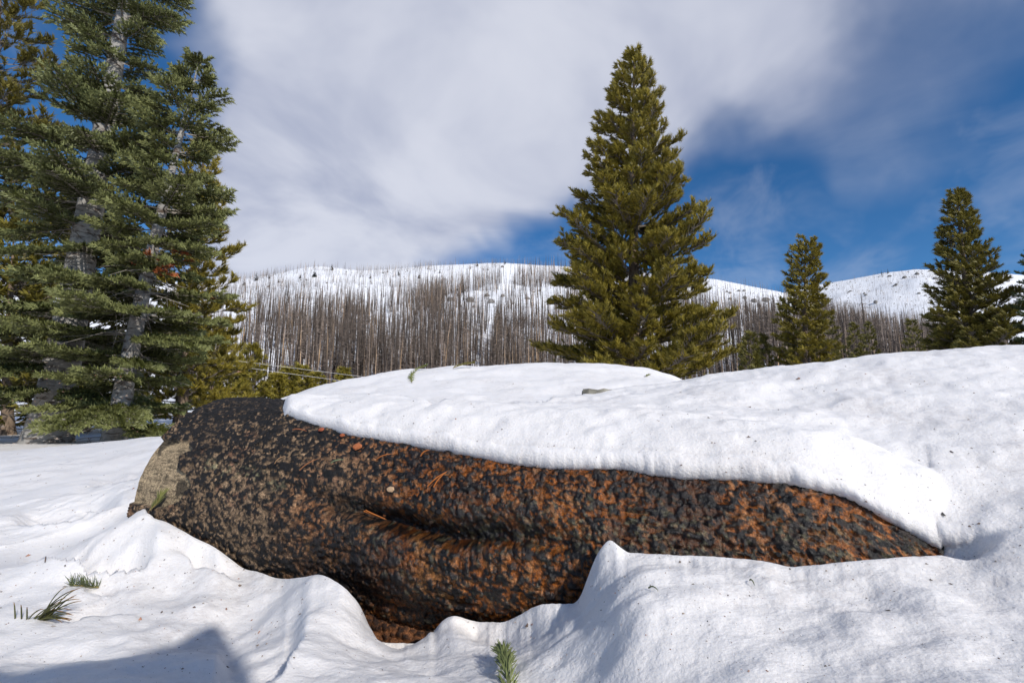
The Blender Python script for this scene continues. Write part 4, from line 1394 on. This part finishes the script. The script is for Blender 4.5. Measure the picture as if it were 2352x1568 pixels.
# rubble and low brush too small to tell apart
vs, fs, cs = [], [], []; off = 0
AZr = rg.uniform(R(-36), R(46), 9000); RRr = rg.uniform(200, 760, 9000)
xr, yr, zr = hill(AZr, RRr)
pxr, pyr = proj(np.stack([xr, yr, zr], 1))
upr = np.where(pxr < 1790, np.interp(pxr, sk1[:, 0], sk1[:, 1]), np.interp(pxr, sk2[:, 0], sk2[:, 1]))
keepr = np.nonzero((pyr < upr + 100) & (pxr > 500))[0][:3000]
for k in keepr:
    q = np.array([xr[k], yr[k], zr[k]]); r_ = RRr[k]
    w = rg.uniform(1.0, 4.0) / F * r_ * .5
    n = 6
    a_ = np.arange(n) * 2 * math.pi / n
    rg2 = rg.uniform(.6, 1.2, n)
    ring = np.stack([np.cos(a_) * rg2 * w * 1.1, np.sin(a_) * rg2 * w, np.full(n, -.4 * w)], 1); top_ = np.array([[0, 0, .8 * w]])
    vs.append(np.vstack([ring, top_]) + q); fs.append(np.stack([np.arange(n), (np.arange(n) + 1) % n, np.full(n, n)], 1) + off); off += n + 1
    cs.append(np.tile(np.array([.27, .24, .21]) * rg.uniform(.6, 1.3), (n + 1, 1)))
o = link('hillside_rubble', mesh_np('hillside_rubble', np.concatenate(vs), np.concatenate(fs), np.concatenate(cs)), M_ROCK)
o['kind'] = 'stuff'; o['label'] = 'small stones and brush showing through the hillside snow'; o['category'] = 'rubble'

# living dark firs scattered on the ridge
TRIS_KEEP = len(TRIS)
def ridge_fir_mesh(seed):
    rg_ = np.random.default_rng(seed)
    v, f = tube(np.array([[0, 0, 0], [0, 0, .5], [0, 0, 1.0]]), [.02, .014, .004], 5)
    nb = 70
    h = .08 + .92 * np.sqrt(rg_.uniform(0, 1, nb)) ; h = 1.08 - h * .98
    h = np.clip(h, .08, .99); a_ = rg_.uniform(0, 6.28, nb); L = (.20 * (1 - h) ** .8 + .02) * rg_.uniform(.6, 1.2, nb)
    p0 = np.stack([0 * h, 0 * h, h], 1); out = np.stack([np.cos(a_), np.sin(a_), -.25 + 0 * a_], 1) * L[:, None]
    sd_ = np.stack([-np.sin(a_), np.cos(a_), 0 * a_], 1) * L[:, None] * .35
    bv = np.stack([p0, p0 + out * .7 + sd_, p0 + out, p0 + out * .7 - sd_], 1).reshape(-1, 3)
    bf = np.arange(nb * 4).reshape(-1, 4)
    V_ = np.vstack([v, bv]); F_ = np.vstack([f, bf + len(v)])
    c_ = np.vstack([np.tile([.05, .035, .025], (len(v), 1)), np.tile([.030, .036, .018], (len(bv), 1)) * rg_.uniform(.7, 1.4, (len(bv), 1))])
    me = mesh_np('ridge_fir', V_, F_, c_); me.materials.append(M_NEEDLE)
    return me


rf = [ridge_fir_mesh(700 + k) for k in range(3)]
ORD = 'first second third fourth fifth sixth seventh eighth ninth tenth eleventh twelfth thirteenth fourteenth fifteenth sixteenth seventeenth'.split()
for n_, (px, py, hp) in enumerate(sorted([(762, 621, 17), (722, 637, 26), (690, 640, 14), (618, 640, 14), (588, 645, 20), (850, 640, 13), (915, 633, 16), (963, 640, 17), (1096, 612, 15), (1160, 606, 13), (1080, 618, 10), (640, 650, 12), (1010, 628, 12), (890, 626, 10), (560, 655, 16), (2026, 634, 12), (2040, 628, 10)])):
    q, r_ = on_hill(px, py)
    o = link('ridge_fir', rf[int(rg.integers(0, 3))])
    H_ = hp / F * r_
    o.location = tuple(q - np.array([0, 0, .2])); o.scale = (H_ * rg.uniform(.9, 1.5), H_ * rg.uniform(.9, 1.4), H_); o.rotation_euler = (0, 0, rg.uniform(0, 6.28))
    tag(o, 'tiny dark living fir on the snowy ridge, %s from the left' % ORD[n_], 'tree', 'dark firs on the ridge')
# ------------------------------------------------------------------ small things
print('TRIS', TRIS, sum(q for _, q in TRIS))


def blade(p0, p1, r0, bow, nseg=5, sides=4):
    """one needle as a thin tapered bent rod"""
    p0 = np.asarray(p0, float); p1 = np.asarray(p1, float)
    s_ = np.linspace(0, 1, nseg)
    pts = p0 + (p1 - p0) * s_[:, None] + np.asarray(bow, float) * (4 * s_ * (1 - s_))[:, None]
    rad = r0 * (1 - .75 * s_ ** 3)
    return tube(pts, rad, sides)


def merge(parts):
    vs, fs, cs = [], [], []; off = 0
    for v, f, c in parts:
        vs.append(v); fs.append(f + off); cs.append(np.tile(np.asarray(c, float), (len(v), 1)) if np.ndim(c) == 1 else c); off += len(v)
    return np.concatenate(vs), np.concatenate(fs), np.concatenate(cs)


def on_log(px, py, lift=.014):
    p, u, th, hit = log_hit(px, py)
    r_, _ = log_surface(np.array([[u]]), np.array([[th]]))
    return log_point(np.array([[u]]), np.array([[th]]), r_ + lift)[0, 0], LUP * math.cos(th) + LCAM * math.sin(th)


M_SMALL = col_mat('small_litter', 0.6, 0.0, 0.0, 0.0, 0.3)
ORANGE = (.42, .135, .030)
for lab, segs, colr in [
    ('pair of orange pine needles forking on the middle of the log', [((990, 1123), (1035, 1090)), ((1004, 1124), (1033, 1092))], ORANGE),
    ('single orange needle on the sooty top of the log', [((871, 1063), (908, 1053))], ORANGE),
    ('short orange needle just under the overhanging snow edge', [((973, 1057), (994, 1046))], ORANGE),
    ('long orange needle lying slantwise on the upper log', [((700, 1086), (743, 1063))], (.36, .15, .06)),
    ('faded tan needle on the black bark near the cut end', [((643, 1071), (666, 1056))], (.34, .20, .10)),
    ('reddish needle beside the snow edge high on the log', [((681, 999), (712, 1001))], (.35, .12, .05)),
    ('thick orange needle stuck in the crease of the log', [((825, 1172), (867, 1192)), ((830, 1170), (868, 1190))], ORANGE),
    ('pale green needle lying on the upper log', [((771, 1071), (800, 1063))], (.20, .24, .13))]:
    P0, n0 = on_log(*segs[0][0])
    root = thing('pine_needle', tuple(P0), lab, 'needle', 'fallen needles on the log')
    for a, b in segs:
        pa, na = on_log(*a); pb, nb_ = on_log(*b)
        v, f = blade(pa, pb, .0019, na * .006)
        link('needle', mesh_np('needle', v - P0, f, np.tile(np.array(colr), (len(v), 1)), smooth=True), M_SMALL, root)

for lab, (px, py), s, colr in [('orange bark chip on the upper edge of the log', (827, 1034), .016, (.40, .13, .05)), ('small rusty flake under the snow edge on the log', (791, 1008), .010, (.36, .10, .04)),
                               ('tiny red flake by the snow high on the log', (745, 998), .010, (.34, .09, .04)), ('pale tan bark scale in the middle of the log', (905, 1128), .012, (.48, .32, .19))]:
    P0, n0 = on_log(px, py, .008)
    rg = np.random.default_rng(int(px))
    n = 8; a = np.arange(n) * 2 * math.pi / n; ra = rg.uniform(.7, 1.1, n)
    T1_ = np.cross(n0, LDIR); ring = (np.cos(a) * ra)[:, None] * LDIR * s + (np.sin(a) * ra * .8)[:, None] * T1_ * s
    V = np.vstack([ring, ring * .85 + n0 * s * .35, [n0 * s * .45]])
    j = np.arange(n); j2 = (j + 1) % n
    Ft = np.concatenate([np.stack([j, j2, j2 + n], 1), np.stack([j, j2 + n, j + n], 1), np.stack([j + n, j2 + n, np.full(n, 2 * n)], 1)])
    o = link('bark_chip', mesh_np('bark_chip', V, Ft, np.tile(np.array(colr), (len(V), 1))), M_SMALL)
    o.location = tuple(P0); tag(o, lab, 'bark chip', 'loose bark chips on the log')


def sprig(name, lab, stem, n, nl, nw, colr, seed, spread=.9, fwd=.7, stem_r=.0022, up=(0, 0, 1), cat='twig', bow=.15, tipc=None, flat=.45):
    """a twig along stem points clothed with single needles"""
    rg = np.random.default_rng(seed)
    stem = np.array(stem, float); P0 = stem[0].copy()
    root = thing(name, tuple(P0), lab, cat)
    s_ = np.linspace(0, 1, 14); k = np.linspace(0, 1, len(stem))
    pts = np.stack([np.interp(s_, k, stem[:, i]) for i in range(3)], 1)
    v, f = tube(pts - P0, np.full(14, stem_r) * (1 - .5 * s_), 5)
    link('stem', mesh_np(name + '_stem', v, f, np.tile(np.array([.26, .20, .07]), (len(v), 1)), smooth=True), M_SMALL, root)
    parts = []
    up = np.asarray(up, float)
    for i in range(n):
        q = rg.uniform(.02, 1) if i > n * .12 else rg.uniform(.92, 1)
        p = np.array([np.interp(q, s_, pts[:, j]) for j in range(3)]); d = np.array([np.interp(min(q + .05, 1), s_, pts[:, j]) - np.interp(q - .05, s_, pts[:, j]) for j in range(3)])
        d /= np.linalg.norm(d) + 1e-9
        lat = np.cross(d, up); lat /= np.linalg.norm(lat) + 1e-9
        a = rg.uniform(0, 2 * math.pi)
        e = d * fwd * rg.uniform(.7, 1.3) + spread * (lat * math.cos(a) + up * abs(math.sin(a)) * (1 - flat) + up * .1)
        e = e / np.linalg.norm(e) * nl * rg.uniform(.75, 1.15)
        v, f = blade(p - P0, p + e - P0, nw, up * nl * bow * rg.uniform(-.5, 1) - d * nl * .05, 4, 3)
        c = np.tile(np.array(colr) * rg.uniform(.65, 1.3), (len(v), 1))
        if tipc is not None:
            c[-3:] = np.array(tipc)
        parts.append((v, f, c))
    v, f, c = merge(parts)
    link('needles', mesh_np(name + '_needles', v, f, c), M_NEEDLE, root)
    return root


def stem_on_snow(pxs, lift=.006):
    o_ = []
    for q in pxs:
        p, n_ = on_snow(q[0], q[1]); o_.append(np.array(p) + np.array([0, 0, lift + (q[2] if len(q) > 2 else 0)]))
    return o_


sprig('fir_sprig', 'curved green fir sprig lying on the white mound', stem_on_snow([(946, 880), (944, 868), (947, 859), (960, 853, .02), (977, 850, .03)]), 170, .040, .0016, (.15, .17, .045), 1, stem_r=.003)
sprig('fir_sprig', 'flat green fir sprig on the crest of the white mound', [np.array(ray(x_, y_) * min(on_snow(1042, 848)[0].y, 4.7)) for x_, y_ in ((1040, 845), (1054, 840), (1069, 836), (1087, 834))], 120, .034, .0016, (.19, .17, .04), 2, stem_r=.003)
sprig('fir_sprig', 'tiny green tuft at the right shoulder of the mound', stem_on_snow([(1482, 867), (1490, 865)], .012), 30, .028, .0018, (.14, .15, .04), 3)
sprig('fir_sprig', 'green needle sprig hooked on the bare wood of the log end', [on_log(364, 1168, .02)[0], on_log(376, 1155, .03)[0], on_log(386, 1142, .035)[0]], 38, .042, .0013, (.22, .23, .07), 4, spread=.5, fwd=1.0)
sprig('pine_sprig', 'short green twig half sunk in snow behind the dark needle tuft', stem_on_snow([(226, 1352), (205, 1350), (185, 1348), (160, 1347)], .004), 60, .030, .0010, (.10, .125, .045), 5, spread=1.1, fwd=.4, flat=.1)
sprig('fir_twig', 'blunt green fir twig tip at the bottom edge of the frame', [np.array(on_snow(1172, 1566)[0]) + np.array([.0, -.06, .0]), np.array(on_snow(1166, 1560)[0]) + np.array([0, 0, .014]), np.array(on_snow(1155, 1520)[0]) + np.array([0, 0, .014])],
      190, .027, .0013, (.16, .185, .065), 6, spread=.75, fwd=.9, stem_r=.003, flat=.2)

# the tuft of long pine needles lower left
bs = [np.array(on_snow(x, 1420)[0]) for x in (30, 60, 85, 110)]
P0 = bs[0]
root = thing('pine_needle_tuft', tuple(P0), 'tuft of long dark pine needles sticking out of the snow', 'needles')
parts = []
rg = np.random.default_rng(9)
ff = bs[1][1]
tips = [(152, 1347), (186, 1349), (178, 1352), (183, 1376), (187, 1379), (166, 1400), (169, 1412), (166, 1411), (165, 1421), (164, 1423), (160, 1425), (176, 1365), (170, 1370), (150, 1372), (140, 1380), (32, 1382), (48, 1388),
        (62, 1393), (120, 1392), (130, 1398), (100, 1398), (145, 1430), (150, 1405), (155, 1390), (160, 1424), (158, 1422)]
for i, (tx_, ty_) in enumerate(tips):
    f0 = float(np.clip((tx_ - 30) / 150 * .9 + rg.uniform(-.25, .1), 0, 1))
    if tx_ < 70:
        f0 = (tx_ - 25) / 100
    p = np.array([np.interp(f0 * 3, range(4), [b_[j] for b_ in bs]) for j in range(3)]) - np.array([0, 0, .006])
    e = ray(tx_, ty_) * (ff + rg.uniform(-.03, .03))
    v, f = blade(p - P0, e - P0, .0016, np.array([-.1, 0, 1.0]) * np.linalg.norm(e - p) * rg.uniform(.06, .16), 8, 4)
    c = np.tile(np.array([.075, .078, .028]) * rg.uniform(.7, 1.3), (len(v), 1)); c[-8:] = np.array([.24, .12, .03])
    parts.append((v, f, c))
v, f, c = merge(parts)
link('needles', mesh_np('needle_tuft', v, f, c, smooth=True), M_SMALL, root)
v, f = tube(np.array(bs) - P0 - np.array([0, 0, .004]), np.full(4, .003), 6)
link('stem', mesh_np('needle_tuft_stem', v, f, np.tile(np.array([.12, .08, .04]), (len(v), 1)), smooth=True), M_SMALL, root)

# single green needles lying on the snow in front of the log
for lab, a, b in [('short green needle on the snow below the log, left of two', (1490, 1354), (1512, 1362)), ('curved green needle on the snow below the log, right of two', (1722, 1336), (1734, 1350)),
                  ('thin brown twig end standing in the left snow hollow', (103, 1293), (105, 1280))]:
    pa = np.array(on_snow(*a)[0]) + np.array([0, 0, .003]); pb = np.array(on_snow(*b)[0]) + np.array([0, 0, .004])
    v, f = blade(pa * 0, pb - pa, .0013, (0, 0, .004))
    o = link('loose_needle', mesh_np('loose_needle', v, f, np.tile(np.array([.12, .14, .06] if 'green' in lab else [.14, .09, .06]), (len(v), 1)), smooth=True), M_SMALL)
    o.location = tuple(pa); tag(o, lab, 'needle')

# slab of bark in the snow on the mound
q, n_ = on_snow(1374, 899)
rg = np.random.default_rng(12)
n = 14; a = np.arange(n) * 2 * math.pi / n
ra = rg.uniform(.8, 1.1, n)
ring = np.stack([np.cos(a) * ra * .075, np.sin(a) * ra * .04, np.zeros(n)], 1)
V = np.vstack([ring + [0, 0, -.01], ring * .95 + [0, 0, .014] + np.stack([0 * a, 0 * a, rg.uniform(-.003, .004, n)], 1), [[0, 0, .018]]])
j = np.arange(n); j2 = (j + 1) % n
Ft = np.concatenate([np.stack([j, j2, j2 + n], 1), np.stack([j, j2 + n, j + n], 1), np.stack([j + n, j2 + n, np.full(n, 2 * n)], 1)])
o = link('bark_slab', mesh_np('bark_slab', V, Ft, np.tile(np.array([.21, .20, .165]), (len(V), 1)) * rg.uniform(.5, 1.2, (len(V), 1))), M_ROCK)
o.location = (q.x, q.y, q.z - .010); o.rotation_euler = (-.12, 0, .1); tag(o, 'flat grey bark slab half sunk in the snow behind the near bank', 'bark slab')

# two guy wires running down behind the mound
for k, (lab, a, b) in enumerate([('upper of the two pale wires running down behind the mound', (300, 797, 17), (905, 869, 21)), ('lower of the two pale wires running down behind the mound', (300, 806, 17), (905, 885, 21))]):
    pa = ray(a[0], a[1]) * a[2]; pb = ray(b[0], b[1]) * b[2]
    d = pb - pa
    t_end = 1.0
    while (pa + d * t_end)[2] > -.6 and t_end < 6:
        t_end += .1
    s_ = np.linspace(0, t_end, 40)
    pts = pa + d * s_[:, None]; pts[:, 2] -= .12 * (4 * (s_ / t_end) * (1 - s_ / t_end))
    v, f = tube(pts - pa, np.full(40, .007), 6)
    o = link('guy_wire', mesh_np('guy_wire', v, f, np.tile(np.array([.5, .49, .48]), (len(v), 1)), smooth=True), M_CABLE)
    o.location = tuple(pa); tag(o, lab, 'wire', 'pale wires left of the mound')

# specks of bark and dust on the snow
rg = np.random.default_rng(15)
vs, fs, cs = [], [], []; off = 0
cnt = 0
for k in range(4300):
    px = rg.uniform(0, 2352); py = rg.uniform(840, 1568)
    q, n_ = on_snow(px, py)
    f_ = q.y
    ph, u_, th_, hit_ = (None, 0, 0, False)
    w = abs(rg.normal()) * 1.1 + .5
    if rg.uniform() > .5 + .5 * float(fbm2(np.array([px * .006]), np.array([py * .012]), 3, 140)[0]) + (.25 if px < 700 else 0):
        continue
    w = w / F * f_ * (.75 if rg.uniform() > .06 else 1.7)
    if f_ > 3:
        w *= .7
    nv = 5
    a = np.arange(nv) * 2 * math.pi / nv; ra = rg.uniform(.5, 1.3, nv)
    ring = np.stack([np.cos(a) * ra * w * rg.uniform(.8, 2.2), np.sin(a) * ra * w, np.full(nv, -.3 * w)], 1)
    ca, sa = math.cos(k), math.sin(k)
    ring = np.stack([ring[:, 0] * ca - ring[:, 1] * sa, ring[:, 0] * sa + ring[:, 1] * ca, ring[:, 2]], 1)
    vs.append(np.vstack([ring, [[0, 0, .7 * w]]]) + np.array(q)); fs.append(np.stack([np.arange(nv), (np.arange(nv) + 1) % nv, np.full(nv, nv)], 1) + off); off += nv + 1
    cs.append(np.tile(np.array([[.10, .07, .055], [.22, .17, .13], [.25, .13, .085], [.16, .14, .12]][int(rg.integers(0, 4))]) * rg.uniform(.7, 1.5), (nv + 1, 1)))
o = link('snow_debris', mesh_np('snow_debris', np.concatenate(vs), np.concatenate(fs), np.concatenate(cs)), M_SMALL)
o['kind'] = 'stuff'; o['label'] = 'specks of bark and dust scattered over the snow'; o['category'] = 'debris'
